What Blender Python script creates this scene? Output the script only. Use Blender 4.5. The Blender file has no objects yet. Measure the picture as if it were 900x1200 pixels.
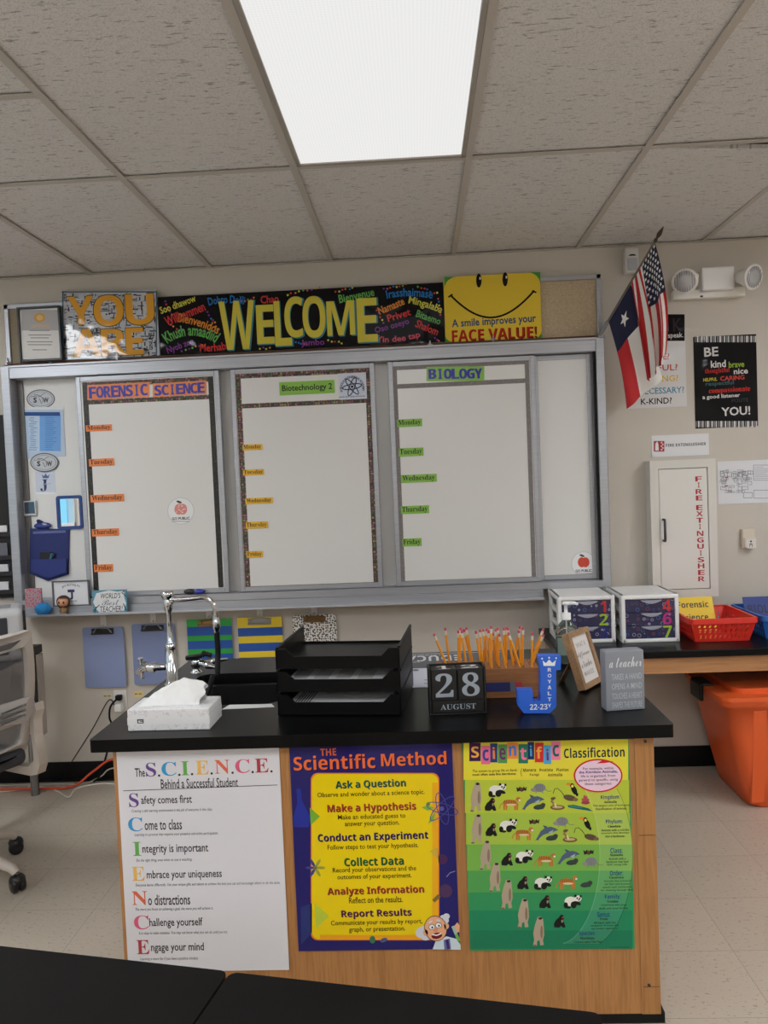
import bpy, bmesh, math, random, os
from mathutils import Vector, Matrix, noise
from mathutils.geometry import tessellate_polygon
random.seed(7)
SC = bpy.context.scene
COL = SC.collection

# ------------------------------------------------------------------ camera, light, exposure
YAW, PITCH, ROLL, FPX, HC = -.0443, -.0404, -.0411, 931.0, 1.496
cam = bpy.data.cameras.new('camera'); camo = bpy.data.objects.new('camera', cam); COL.objects.link(camo)
cam.sensor_fit = 'VERTICAL'; cam.sensor_height = 36.0; cam.lens = 36.0 * FPX / 1200.0
cam.clip_start = .02
cy, sy, cp, sp, cr, sr = (math.cos(YAW), math.sin(YAW), math.cos(PITCH), math.sin(PITCH), math.cos(ROLL), math.sin(ROLL))
def c2w(x, f, u):
    """camera coordinates (right, forward, up, without roll) to world"""
    yf = cp * f - sp * u; z = sp * f + cp * u
    return Vector((cy * x + sy * yf, -sy * x + cy * yf, z))
right = c2w(cr, 0, sr); up = c2w(-sr, 0, cr); fwd = c2w(0, 1, 0)
camo.matrix_world = Matrix(((right.x, up.x, -fwd.x, 0), (right.y, up.y, -fwd.y, 0), (right.z, up.z, -fwd.z, HC), (0, 0, 0, 1)))
SC.camera = camo
SC.view_settings.view_transform = 'Standard'
SC.view_settings.look = 'None'
SC.view_settings.exposure = 0.0
SC.view_settings.gamma = 1.0
SC.view_settings.use_curve_mapping = False
LAMP = 16.0         # radiance of the ceiling lights that are switched fully on
LAMP_FRONT = 0.87   # the dimmer light over the desk
w = bpy.data.worlds.new('world'); SC.world = w; w.use_nodes = True
w.node_tree.nodes['Background'].inputs[0].default_value = (.5, .55, .6, 1)
w.node_tree.nodes['Background'].inputs[1].default_value = .15

def ray(px, py):
    u, v = px - 450, py - 600
    u, v = cr * u + sr * v, -sr * u + cr * v
    return c2w(u / FPX, 1.0, -v / FPX)
def on_y(px, py, Y):
    r = ray(px, py); t = Y / r.y
    return Vector((r.x * t, Y, HC + r.z * t))
def on_z(px, py, Z):
    r = ray(px, py); t = (Z - HC) / r.z
    return Vector((r.x * t, r.y * t, Z))

# ------------------------------------------------------------------ materials
def lin(c):
    c = c / 255.0
    return c / 12.92 if c <= .04045 else ((c + .055) / 1.055) ** 2.4
KA = 1.25
def rgb(c, k=None):
    k = KA if k is None else k
    return tuple(min(.88, lin(v) * k) for v in c) + (1,)
MC = {}
def mat(c, rough=.6, metal=0, spec=.5, coat=0, k=None, **kw):
    key = (c, rough, metal, spec, coat, k, tuple(sorted(kw.items())))
    if key in MC: return MC[key]
    m = bpy.data.materials.new('paint_%d_%d_%d' % c); m.use_nodes = True
    b = m.node_tree.nodes['Principled BSDF']
    b.inputs['Base Color'].default_value = rgb(c, k)
    b.inputs['Roughness'].default_value = rough
    b.inputs['Metallic'].default_value = metal
    b.inputs['Specular IOR Level'].default_value = spec
    if coat:
        b.inputs['Coat Weight'].default_value = coat
        b.inputs['Coat Roughness'].default_value = kw.get('cr', .1)
    if 'alpha' in kw: b.inputs['Alpha'].default_value = kw['alpha']
    if 'trans' in kw:
        b.inputs['Transmission Weight'].default_value = kw['trans']; b.inputs['IOR'].default_value = kw.get('ior', 1.45)
    MC[key] = m
    return m
def nm(name, rough=.6, metal=0, spec=.5):
    m = bpy.data.materials.new(name); m.use_nodes = True
    nt = m.node_tree; b = nt.nodes['Principled BSDF']
    b.inputs['Roughness'].default_value = rough; b.inputs['Metallic'].default_value = metal
    b.inputs['Specular IOR Level'].default_value = spec
    return m, nt, b
def nd(nt, t, **kw):
    n = nt.nodes.new(t)
    for k, v in kw.items():
        if k.startswith('i_'): n.inputs[int(k[2:]) if k[2:].isdigit() else k[2:]].default_value = v
        else: setattr(n, k, v)
    return n
def coords(nt, scale=(1, 1, 1), rot=(0, 0, 0)):
    g = nd(nt, 'ShaderNodeNewGeometry')
    mp = nd(nt, 'ShaderNodeMapping'); mp.inputs['Scale'].default_value = scale; mp.inputs['Rotation'].default_value = rot
    nt.links.new(g.outputs['Position'], mp.inputs['Vector'])
    return mp.outputs[0]
def ocoords(nt, scale=(1, 1, 1), rot=(0, 0, 0)):
    g = nd(nt, 'ShaderNodeTexCoord')
    mp = nd(nt, 'ShaderNodeMapping'); mp.inputs['Scale'].default_value = scale; mp.inputs['Rotation'].default_value = rot
    nt.links.new(g.outputs['Object'], mp.inputs['Vector'])
    return mp.outputs[0]
def ramp(nt, fac, stops, interp='LINEAR'):
    r = nd(nt, 'ShaderNodeValToRGB'); r.color_ramp.interpolation = interp
    e = r.color_ramp.elements
    while len(e) < len(stops): e.new(.5)
    for el, (p, c) in zip(e, stops): el.position = p; el.color = c
    nt.links.new(fac, r.inputs[0])
    return r.outputs[0]
def noise_tex(nt, vec, scale, detail=3, rough=.55):
    n = nd(nt, 'ShaderNodeTexNoise'); n.inputs['Scale'].default_value = scale
    n.inputs['Detail'].default_value = detail; n.inputs['Roughness'].default_value = rough
    nt.links.new(vec, n.inputs['Vector'])
    return n.outputs[0]
def mix(nt, f, a, b, mode='MIX'):
    m = nd(nt, 'ShaderNodeMix', data_type='RGBA', blend_type=mode)
    if isinstance(f, float): m.inputs[0].default_value = f
    else: nt.links.new(f, m.inputs[0])
    for s, i in ((a, 6), (b, 7)):
        if isinstance(s, tuple): m.inputs[i].default_value = s
        else: nt.links.new(s, m.inputs[i])
    return m.outputs[2]
def bump(nt, b, h, strength=.3, dist=.002):
    n = nd(nt, 'ShaderNodeBump'); n.inputs['Strength'].default_value = strength; n.inputs['Distance'].default_value = dist
    nt.links.new(h, n.inputs['Height']); nt.links.new(n.outputs[0], b.inputs['Normal'])

def m_wall():
    m, nt, b = nm('beige_painted_wall', .75)
    n = noise_tex(nt, coords(nt), 1.4, 4)
    c = ramp(nt, n, [(.3, rgb((183, 176, 166))), (.7, rgb((189, 182, 172)))])
    nt.links.new(c, b.inputs['Base Color'])
    bump(nt, b, noise_tex(nt, coords(nt), 160, 2), .12, .001)
    return m
def m_ceil():
    m, nt, b = nm('fissured_ceiling_tile', .95)
    n1 = noise_tex(nt, coords(nt, (26, 110, 1)), 1, 2, .6)
    c1 = ramp(nt, n1, [(.31, (.40, .385, .375, 1)), (.39, (.76, .735, .72, 1))])
    n2 = noise_tex(nt, coords(nt), 260, 2, .7)
    c2 = ramp(nt, n2, [(.32, (.70, .70, .70, 1)), (.5, (1, 1, 1, 1))])
    c = mix(nt, 1.0, c1, c2, 'MULTIPLY')
    nt.links.new(c, b.inputs['Base Color'])
    bump(nt, b, n1, .4, .003)
    return m
def m_floor():
    m, nt, b = nm('vinyl_floor_tile', .35)
    v = coords(nt, (1, 1, 1))
    br = nd(nt, 'ShaderNodeTexBrick'); br.offset = 0; br.squash = 1
    br.inputs['Scale'].default_value = 1; br.inputs['Mortar Size'].default_value = .0012; br.inputs['Mortar Smooth'].default_value = .2
    br.inputs['Brick Width'].default_value = .3048; br.inputs['Row Height'].default_value = .3048
    br.inputs['Color1'].default_value = rgb((181, 171, 157)); br.inputs['Color2'].default_value = rgb((175, 165, 151)); br.inputs['Mortar'].default_value = rgb((146, 135, 121))
    nt.links.new(v, br.inputs['Vector'])
    n = noise_tex(nt, coords(nt, (40, 75, 1), (0, 0, .5)), 1.5, 3, .65)
    f = ramp(nt, n, [(.33, (.60, .57, .53, 1)), (.41, (1, 1, 1, 1))])
    n2 = noise_tex(nt, coords(nt), 2.2, 4)
    f2 = ramp(nt, n2, [(.3, (.93, .92, .91, 1)), (.7, (1.0, 1.0, 1.0, 1))])
    c = mix(nt, 1.0, mix(nt, 1.0, br.outputs[0], f, 'MULTIPLY'), f2, 'MULTIPLY')
    nt.links.new(c, b.inputs['Base Color'])
    return m
def m_wood(name, c1, c2, scale=(30, 30, 1.6), rough=.45, k=None):
    m, nt, b = nm(name, rough)
    n = noise_tex(nt, coords(nt, scale), 1.0, 5, .65)
    n2 = noise_tex(nt, coords(nt, tuple(s * 5 for s in scale)), 1.0, 2, .6)
    a = ramp(nt, n, [(.3, rgb(c1, k)), (.7, rgb(c2, k))])
    f = ramp(nt, n2, [(.35, (.82, .80, .78, 1)), (.55, (1, 1, 1, 1))])
    nt.links.new(mix(nt, 1.0, a, f, 'MULTIPLY'), b.inputs['Base Color'])
    return m
def m_alu(name='satin_aluminium', c=(176, 178, 184), scale=(3, 3, 160)):
    m, nt, b = nm(name, .42, .75)
    n = noise_tex(nt, coords(nt, scale), 1.0, 2)
    nt.links.new(ramp(nt, n, [(.3, rgb(tuple(v - 10 for v in c), 1.1)), (.7, rgb(c, 1.1))]), b.inputs['Base Color'])
    return m
def m_burlap(name, c1, c2):
    m, nt, b = nm(name, .9)
    n = noise_tex(nt, coords(nt, (700, 700, 60)), 1, 1); n2 = noise_tex(nt, coords(nt, (60, 60, 700)), 1, 1)
    a = mix(nt, .5, ramp(nt, n, [(.35, rgb(c1)), (.65, rgb(c2))]), ramp(nt, n2, [(.35, rgb(c1)), (.65, rgb(c2))]))
    nt.links.new(a, b.inputs['Base Color'])
    return m
def m_black(name, c=(11, 11, 12), rough=.3):
    m, nt, b = nm(name, rough, 0, .14)
    n = noise_tex(nt, coords(nt), 9, 4)
    nt.links.new(ramp(nt, n, [(.3, rgb(tuple(max(0, v - 4) for v in c))), (.7, rgb(c))]), b.inputs['Base Color'])
    return m
def m_lamp(name, strength):
    m = bpy.data.materials.new(name); m.use_nodes = True; nt = m.node_tree
    for n in list(nt.nodes):
        if n.type == 'BSDF_PRINCIPLED': nt.nodes.remove(n)
    out = [n for n in nt.nodes if n.type == 'OUTPUT_MATERIAL'][0]
    e = nd(nt, 'ShaderNodeEmission'); e.inputs[1].default_value = strength
    cool = strength > 2
    ch = nd(nt, 'ShaderNodeTexChecker'); ch.inputs['Scale'].default_value = 1
    nt.links.new(coords(nt, (150, 150, 0), (0, 0, .785)), ch.inputs['Vector'])
    ch.inputs['Color1'].default_value = (.94, .97, 1, 1) if cool else (1, .99, .975, 1); ch.inputs['Color2'].default_value = (.78, .8, .82, 1) if cool else (.94, .935, .925, 1)
    nt.links.new(ch.outputs[0], e.inputs[0])
    nt.links.new(e.outputs[0], out.inputs[0])
    return m
def m_plaid(name, base, cols, s=26):
    """woven ribbon pattern of the bulletin board trim"""
    m, nt, b = nm(name, .6)
    vo = nd(nt, 'ShaderNodeTexVoronoi', distance='CHEBYCHEV'); vo.inputs['Scale'].default_value = 1; vo.inputs['Randomness'].default_value = .35
    nt.links.new(coords(nt, (s * 3, 0, s * 3)), vo.inputs['Vector'])
    st = [(i / len(cols), rgb(c)) for i, c in enumerate(cols)]
    sep = nd(nt, 'ShaderNodeSeparateColor'); nt.links.new(vo.outputs['Color'], sep.inputs[0])
    c = ramp(nt, sep.outputs[0], st, 'CONSTANT')
    d = ramp(nt, vo.outputs['Distance'], [(.25, (0, 0, 0, 1)), (.45, (1, 1, 1, 1))])
    nt.links.new(mix(nt, d, c, rgb(base)), b.inputs['Base Color'])
    return m
def m_dots(name, base, dot, s, lo=.2, hi=.3, rings=False, cols=None):
    m, nt, b = nm(name, .45)
    vo = nd(nt, 'ShaderNodeTexVoronoi'); vo.inputs['Scale'].default_value = 1; vo.inputs['Randomness'].default_value = .5 if rings else .7
    nt.links.new(coords(nt, (s, 0 if rings else s, s)), vo.inputs['Vector'])
    if rings:
        f = ramp(nt, vo.outputs['Distance'], [(.27, (0, 0, 0, 1)), (.30, (1, 1, 1, 1)), (.36, (1, 1, 1, 1)), (.39, (0, 0, 0, 1))])
        sep = nd(nt, 'ShaderNodeSeparateColor'); nt.links.new(vo.outputs['Color'], sep.inputs[0])
        c = ramp(nt, sep.outputs[0], [(i / len(cols), rgb(cc)) for i, cc in enumerate(cols)], 'CONSTANT')
        nt.links.new(mix(nt, f, rgb(base), c), b.inputs['Base Color'])
    else:
        f = ramp(nt, vo.outputs['Distance'], [(lo, (1, 1, 1, 1)), (hi, (0, 0, 0, 1))])
        nt.links.new(mix(nt, f, rgb(base), rgb(dot)), b.inputs['Base Color'])
    return m
def laminate(c, rough=.5, wave=3.0, strength=.5, ior=1.27):
    """paper under a wavy glossy laminate"""
    key = ('lam', c, wave, strength, ior)
    if key in MC: return MC[key]
    m, nt, b = nm('laminated_paper', rough)
    b.inputs['Base Color'].default_value = rgb(c)
    b.inputs['Coat Weight'].default_value = 1; b.inputs['Coat IOR'].default_value = ior; b.inputs['Specular IOR Level'].default_value = 0.0; b.inputs['Coat Roughness'].default_value = .06
    n = nd(nt, 'ShaderNodeBump'); n.inputs['Strength'].default_value = strength; n.inputs['Distance'].default_value = .02
    nt.links.new(noise_tex(nt, coords(nt), wave, 2), n.inputs['Height'])
    nt.links.new(n.outputs[0], b.inputs['Coat Normal'])
    MC[key] = m
    return m

WALL = m_wall(); CEIL = m_ceil(); FLOOR = m_floor(); ALU = m_alu()
OAK = m_wood('oak_veneer', (156, 108, 60), (172, 122, 72))
OAKH = m_wood('oak_apron', (166, 116, 74), (184, 136, 92), (1.6, 30, 30))
PINE = m_wood('brown_wood_block', (126, 82, 48), (150, 100, 62), (3, 60, 60))
FRAMEW = m_wood('picture_frame_wood', (134, 104, 76), (158, 126, 94), (30, 30, 30))
BLACKTOP = m_black('black_epoxy_top'); BLACKTAB = m_black('black_table_top', (17, 16, 16), .5)
RUBBER = mat((12, 12, 13), .55, spec=.25); BLKP = mat((15, 15, 16), .35, spec=.3); WHITEP = mat((226, 224, 222), .4)
CHROME = mat((205, 207, 210), .12, 1.0, k=1.0); STEEL = mat((150, 150, 152), .3, 1.0, k=1.0)
BRASS = mat((130, 104, 70), .3, .9)
PAPER = mat((214, 213, 214), .7); BOARDW = mat((208, 207, 205), .3, coat=.25, cr=.2)
GREYP = mat((120, 121, 124), .5); CAST = mat((196, 190, 184), .45)

# ------------------------------------------------------------------ objects
def tag(o, label=None, cat=None, group=None, kind=None):
    if label: o['label'] = label
    if cat: o['category'] = cat
    if group: o['group'] = group
    if kind: o['kind'] = kind
    return o
def thing(name, label, cat, loc=(0, 0, 0), group=None, rz=0):
    o = bpy.data.objects.new(name, None); COL.objects.link(o)
    o.empty_display_size = .05; o.location = loc; o.rotation_euler = (0, 0, rz)
    return tag(o, label, cat, group)
def dup(o, parent=None):
    c = o.copy(); COL.objects.link(c)
    if parent: c.parent = parent
    for ch in list(o.children): dup(ch, c)
    return c
class MB:
    def __init__(s): s.v = []; s.f = []; s.m = []; s.s = []; s.mats = []
    def mi(s, m):
        if m not in s.mats: s.mats.append(m)
        return s.mats.index(m)
    def add(s, vs, fs, m, smooth=False):
        o = len(s.v); i = s.mi(m)
        s.v += [tuple(v) for v in vs]
        for f in fs: s.f.append(tuple(o + k for k in f)); s.m.append(i); s.s.append(smooth)
        return s
    def bm(s, bm, m, smooth=False):
        bm.verts.index_update()
        s.add([v.co[:] for v in bm.verts], [[v.index for v in f.verts] for f in bm.faces], m, smooth); bm.free()
        return s
    def box(s, a, b, m, bev=0, seg=2, xf=None):
        bm = bmesh.new(); bmesh.ops.create_cube(bm, size=1)
        for v in bm.verts:
            v.co = Vector([(a[i] + b[i]) / 2 + v.co[i] * (b[i] - a[i]) for i in range(3)])
        if bev:
            bmesh.ops.bevel(bm, geom=bm.edges[:] , offset=min(bev, .45 * min(abs(b[i] - a[i]) for i in range(3))), segments=seg, affect='EDGES', profile=.5)
        if xf:
            for v in bm.verts: v.co = xf(v.co) if callable(xf) else xf @ v.co
        return s.bm(bm, m)
    def cyl(s, p0, p1, r0, m, r1=None, seg=20, cap=True):
        return s.tube([p0, p1], [r0, r0 if r1 is None else r1], m, seg, cap)
    def tube(s, pts, r, m, seg=10, cap=True, closed=False):
        pts = [Vector(p) for p in pts]; n = len(pts)
        rs = r if isinstance(r, (list, tuple)) else [r] * n
        vs = []; fs = []; ref = None
        for i, p in enumerate(pts):
            if closed: t = pts[(i + 1) % n] - pts[i - 1]
            else: t = pts[min(i + 1, n - 1)] - pts[max(i - 1, 0)]
            if t.length < 1e-9: t = Vector((0, 0, 1))
            t.normalize()
            if ref is None:
                ref = t.orthogonal().normalized()
            ref = ref - t * ref.dot(t)
            if ref.length < 1e-6: ref = t.orthogonal()
            ref.normalize(); q = t.cross(ref)
            for k in range(seg):
                a = 2 * math.pi * k / seg
                vs.append(p + (ref * math.cos(a) + q * math.sin(a)) * rs[i])
        for i in range(n if closed else n - 1):
            j = (i + 1) % n
            for k in range(seg):
                k2 = (k + 1) % seg
                fs.append((i * seg + k, i * seg + k2, j * seg + k2, j * seg + k))
        s.add(vs, fs, m, True)
        if cap and not closed:
            o = len(vs)
            s.add(vs[:seg], [tuple(range(seg))[::-1]], m); s.add(vs[-seg:], [tuple(range(seg))], m)
        return s
    def lathe(s, c, prof, m, seg=28, ax=None, sx=1, sy=1):
        """prof = (radius, height) list round a vertical axis through c (or along ax)"""
        c = Vector(c); vs = []; fs = []; n = len(prof)
        if ax is None: X, Y, Z = Vector((1, 0, 0)), Vector((0, 1, 0)), Vector((0, 0, 1))
        else:
            Z = Vector(ax).normalized(); X = Z.orthogonal().normalized(); Y = Z.cross(X)
        for r, h in prof:
            for k in range(seg):
                a = 2 * math.pi * k / seg
                vs.append(c + X * (r * math.cos(a) * sx) + Y * (r * math.sin(a) * sy) + Z * h)
        for i in range(n - 1):
            for k in range(seg):
                k2 = (k + 1) % seg
                fs.append((i * seg + k, i * seg + k2, (i + 1) * seg + k2, (i + 1) * seg + k))
        s.add(vs, fs, m, True)
        if prof[0][0] > 1e-5: s.add(vs[:seg], [tuple(range(seg))[::-1]], m)
        if prof[-1][0] > 1e-5: s.add(vs[-seg:], [tuple(range(seg))], m)
        return s
    def sph(s, c, r, m, seg=20, rings=12, xf=None):
        r = r if isinstance(r, (tuple, list)) else (r, r, r); vs = []; fs = []
        for i in range(rings + 1):
            t = math.pi * i / rings
            for k in range(seg):
                a = 2 * math.pi * k / seg
                p = Vector((r[0] * math.sin(t) * math.cos(a), r[1] * math.sin(t) * math.sin(a), r[2] * math.cos(t)))
                vs.append((xf @ p if xf else p) + Vector(c))
        for i in range(rings):
            for k in range(seg):
                k2 = (k + 1) % seg
                fs.append((i * seg + k, (i + 1) * seg + k, (i + 1) * seg + k2, i * seg + k2))
        return s.add(vs, fs, m, True)
    def prism(s, poly, n0, n1, m, fr, holes=()):
        """2-D outline (with holes) extruded from n0 to n1; fr(u, v, n) gives the 3-D point"""
        loops = [list(poly)] + [list(h) for h in holes]
        flat = [p for l in loops for p in l]
        tris = tessellate_polygon([[Vector((p[0], p[1], 0)) for p in l] for l in loops])
        N = len(flat)
        vs = [fr(p[0], p[1], n0) for p in flat] + [fr(p[0], p[1], n1) for p in flat]
        fs = [tuple(t) for t in tris] + [tuple(N + i for i in t)[::-1] for t in tris]
        o = 0
        for l in loops:
            k = len(l)
            for i in range(k):
                a, b = o + i, o + (i + 1) % k
                fs.append((a, b, N + b, N + a))
            o += k
        return s.add(vs, fs, m)
    def build(s, name, parent=None, org=None, fixn=True):
        if org is None: org = parent_loc(parent) if parent else (0, 0, 0)
        org = Vector(org)
        me = bpy.data.meshes.new(name)
        me.from_pydata([Vector(v) - org for v in s.v], [], s.f)
        for m in s.mats: me.materials.append(m)
        me.polygons.foreach_set('material_index', s.m); me.polygons.foreach_set('use_smooth', s.s)
        me.update()
        if fixn:
            bm = bmesh.new(); bm.from_mesh(me); bmesh.ops.recalc_face_normals(bm, faces=bm.faces); bm.to_mesh(me); bm.free()
        o = bpy.data.objects.new(name, me); COL.objects.link(o)
        if parent: o.parent = parent
        else: o.location = org
        return o
def parent_loc(p):
    v = Vector((0, 0, 0))
    while p is not None:
        if p.parent is None and p.type == 'EMPTY' and abs(p.rotation_euler.z) > 1e-9: return Vector((0, 0, 0))   # built in local coordinates
        v = v + p.location; p = p.parent
    return v
def rrect(x0, y0, x1, y1, r, n=5):
    out = []
    for cx, cy_, a0 in ((x1 - r, y1 - r, 0), (x0 + r, y1 - r, 90), (x0 + r, y0 + r, 180), (x1 - r, y0 + r, 270)):
        for i in range(n + 1):
            a = math.radians(a0 + 90 * i / n); out.append((cx + r * math.cos(a), cy_ + r * math.sin(a)))
    return out
XZ = lambda Y: (lambda u, v, n: (u, Y - n, v))     # wall plane, n towards the room
XY = lambda Z: (lambda u, v, n: (u, v, Z + n))     # horizontal plane, n upwards

# ------------------------------------------------------------------ lettering
FD = os.path.join(bpy.utils.system_resource('DATAFILES') or '', 'fonts')
def font(n):
    try: return bpy.data.fonts.load(os.path.join(FD, n))
    except Exception: return None
FONTS = {'sans': None, 'math': font('NotoSansMath-Regular.woff2')}
def mathmap(s, A, a, d):
    out = ''
    for ch in s:
        if 'A' <= ch <= 'Z': out += chr(A + ord(ch) - 65)
        elif 'a' <= ch <= 'z': out += chr(a + ord(ch) - 97)
        elif '0' <= ch <= '9' and d: out += chr(d + ord(ch) - 48)
        else: out += ch
    return out
_tc = bpy.data.curves.new('lettering', 'FONT'); _to = bpy.data.objects.new('lettering', _tc); COL.objects.link(_to)
_default = _tc.font
TC = {}
def glyphs(s, fnt='sans', bold=0, res=2, shear=0, space=1):
    key = (s, fnt, bold, res, shear, space)
    if key in TC: return TC[key]
    body = s
    if fnt == 'serif' and FONTS['math']: body = mathmap(s, 0x1D400, 0x1D41A, 0x1D7CE)
    if fnt == 'inter' and FONTS['math']: body = mathmap(s, 0x1D5D4, 0x1D5EE, 0x1D7EC); bold = 0
    if fnt == 'script' and FONTS['math']: body = mathmap(s, 0x1D4D0, 0x1D4EA, 0)
    f = FONTS['math'] if fnt in ('inter', 'serif', 'script') else None
    _tc.font = f or _default
    _tc.body = body; _tc.offset = bold; _tc.resolution_u = res; _tc.shear = shear; _tc.space_character = space
    dg = bpy.context.evaluated_depsgraph_get(); dg.update()
    ev = _to.evaluated_get(dg); me = ev.to_mesh()
    vs = [(v.co.x, v.co.y) for v in me.vertices]; fs = [tuple(p.vertices) for p in me.polygons]
    ev.to_mesh_clear()
    if vs:
        x0, x1 = min(v[0] for v in vs), max(v[0] for v in vs); y0, y1 = min(v[1] for v in vs), max(v[1] for v in vs)
        vs = [((x - (x0 + x1) / 2), (y - (y0 + y1) / 2)) for x, y in vs]
        TC[key] = (vs, fs, x1 - x0, y1 - y0)
    else: TC[key] = ([], [], 1, 1)
    return TC[key]
LAY = .00022
class Art(MB):
    """a printed flat thing: sheet plus its print. tr(a, b) gives sheet coordinates (u, v) in metres, fr(u, v, n) the 3-D point"""
    def __init__(s, tr, fr, rough=.55, gloss=None):
        super().__init__(); s.tr = tr; s.fr = fr; s.rough = rough; s.gloss = gloss
    def ink(s, c):
        if not isinstance(c, tuple): return c
        if s.gloss: return laminate(c, .5, *s.gloss)
        return mat(c, s.rough)
    def sheet(s, pts, c, th=.0015, n0=0, uv=False):
        p = [q if uv else s.tr(*q) for q in pts]
        s.prism(p, n0, n0 + th, s.ink(c), s.fr); s.base = n0 + th
        return s
    def flat(s, vs, fs, c, lay):
        n = s.base + LAY * lay
        return s.add([s.fr(u, v, n) for u, v in vs], fs, s.ink(c))
    def poly(s, pts, c, lay=1):
        p = [s.tr(*q) for q in pts]
        tris = tessellate_polygon([[Vector((x, y, 0)) for x, y in p]])
        return s.flat(p, [tuple(t) for t in tris], c, lay)
    def rect(s, x0, y0, x1, y1, c, lay=1):
        p = [s.tr(*q) for q in ((x0, y0), (x1, y0), (x1, y1), (x0, y1))]
        return s.flat(p, [(0, 1, 2, 3)], c, lay)
    def ell(s, x, y, rx, ry, c, lay=1, rot=0, seg=20):
        ca, sa = math.cos(math.radians(rot)), math.sin(math.radians(rot)); pts = []
        for k in range(seg):
            a = 2 * math.pi * k / seg; u, v = rx * math.cos(a), ry * math.sin(a)
            pts.append(s.tr(x + u * ca + v * sa, y - u * sa + v * ca))
        return s.flat(pts, [tuple(range(seg))], c, lay)
    def line(s, pts, wd, c, lay=1):
        """polyline of width wd in sheet drawing units"""
        q = [Vector(p) for p in pts]; vs = []; fs = []
        for i, p in enumerate(q):
            t = (q[min(i + 1, len(q) - 1)] - q[max(i - 1, 0)]).normalized(); nn = Vector((-t.y, t.x)) * wd / 2
            vs += [s.tr(*(p + nn)), s.tr(*(p - nn))]
        for i in range(len(q) - 1): fs.append((2 * i, 2 * i + 1, 2 * i + 3, 2 * i + 2))
        return s.flat(vs, fs, c, lay)
    def frame(s, x0, y0, x1, y1, wd, c, lay=1):
        for a in ((x0, y0, x1, y0 + wd), (x0, y1 - wd, x1, y1), (x0, y0, x0 + wd, y1), (x1 - wd, y0, x1, y1)): s.rect(*a, c, lay)
        return s
    def text(s, t, x, y, w, h, c, lay=2, rot=0, fnt='sans', bold=.012, arc=0, shear=0, res=2, space=1):
        vs, fs, gw, gh = glyphs(t, fnt, bold, res, shear, space)
        if not vs: return s
        a, b_ = s.tr(x - w / 2, y) if w else s.tr(x - 10, y), s.tr(x + w / 2, y) if w else s.tr(x + 10, y)
        unit = math.dist(a, b_) / (w if w else 20)
        cu, cv = s.tr(x, y)
        if h is None: h = w * gh / gw
        if not w: w = h * gw / gh
        p_, q_ = s.tr(x, y - h / 2), s.tr(x, y + h / 2)
        sx, sy_ = w / gw * unit, math.dist(p_, q_) / gh
        ca, sa = math.cos(math.radians(rot)), math.sin(math.radians(rot)); out = []
        W = w * unit; ar = math.radians(arc)
        for u, v in vs:
            u *= sx; v *= sy_
            if arc:
                R = W / ar; th = u / W * ar
                u, v = (R + v) * math.sin(th), (R + v) * math.cos(th) - R * (1 + math.cos(ar / 2)) / 2
            out.append((cu + u * ca - v * sa, cv + u * sa + v * ca))
        return s.flat(out, fs, c, lay)
def crop_tr(crop, Y):
    ox, oy, k = crop
    def f(a, b):
        p = on_y(ox + a / k, oy + b / k, Y); return (p.x, p.z)
    return f
def rect_uv(tr, tl, tr_, br, bl):
    """upright rectangle from the four corners seen in the photograph"""
    A, B, C_, D_ = tr(*tl), tr(*tr_), tr(*br), tr(*bl)
    x0, x1 = (A[0] + D_[0]) / 2, (B[0] + C_[0]) / 2; z1, z0 = (A[1] + B[1]) / 2, (C_[1] + D_[1]) / 2
    return x0, z0, x1, z1
def ruv(r): return [(r[0], r[1]), (r[2], r[1]), (r[2], r[3]), (r[0], r[3])]
c1 = (0, 300, 3); c2 = (250, 300, 3); c3 = (500, 300, 4.0909); c4 = (680, 250, 4.0909); c5 = (0, 440, 4.2857); c6 = (90, 440, 4.6167)
c7 = (260, 420, 4.285); c8 = (440, 410, 3.2143); b1 = (0, 660, 5); b2 = (80, 670, 3.4615); b3 = (300, 690, 4.0909); b4 = (460, 700, 3.75)
b5 = (620, 660, 4.5); b6 = (700, 500, 4.285); p1 = (120, 860, 3.913); p2 = (330, 860, 4.0909); p3 = (530, 860, 3.913)
def upt(crop, a, b, Y): return on_y(crop[0] + a / crop[2], crop[1] + b / crop[2], Y)
def unit_tr(x0, z0, x1, z1): return lambda a, b: (x0 + a * (x1 - x0), z1 + b * (z0 - z1))
# ------------------------------------------------------------------ the room
D = 4.0; ZC = 2.595; GX0 = -.39; G = .6096; GY = 2.807
XL, XR, YF = -3.4, 3.6, -4.6
def struct(name, mb): return tag(mb.build(name), kind='structure')
struct('floor', MB().box((XL - .1, YF - .1, -.08), (XR + .1, D + .1, 0), FLOOR))
struct('wall_back', MB().box((XL - .1, D, 0), (XR + .1, D + .1, ZC + .3), WALL))
WY0, WY1, WZ0, WZ1 = .18, 1.9, 1.15, 2.25
wl = MB()
for a in ((YF, WY0, 0, ZC + .3), (WY1, D, 0, ZC + .3), (WY0, WY1, 0, WZ0), (WY0, WY1, WZ1, ZC + .3)): wl.box((XL - .1, a[0], a[2]), (XL, a[1], a[3]), WALL)
struct('wall_left', wl)
wf = MB()
for a in ((WY0, WY0 + .03, WZ0, WZ1), (WY1 - .05, WY1, WZ0, WZ1), (WY0, WY1, WZ0, WZ0 + .05), (WY0, WY1, WZ1 - .05, WZ1), ((WY0 + WY1) / 2 - .02, (WY0 + WY1) / 2 + .02, WZ0, WZ1)): wf.box((XL - .08, a[0], a[2]), (XL - .02, a[1], a[3]), WHITEP)
wnd = struct('window_1', wf)
sky = bpy.data.materials.new('daylight_outside'); sky.use_nodes = True
for n_ in list(sky.node_tree.nodes):
    if n_.type == 'BSDF_PRINCIPLED': sky.node_tree.nodes.remove(n_)
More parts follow.
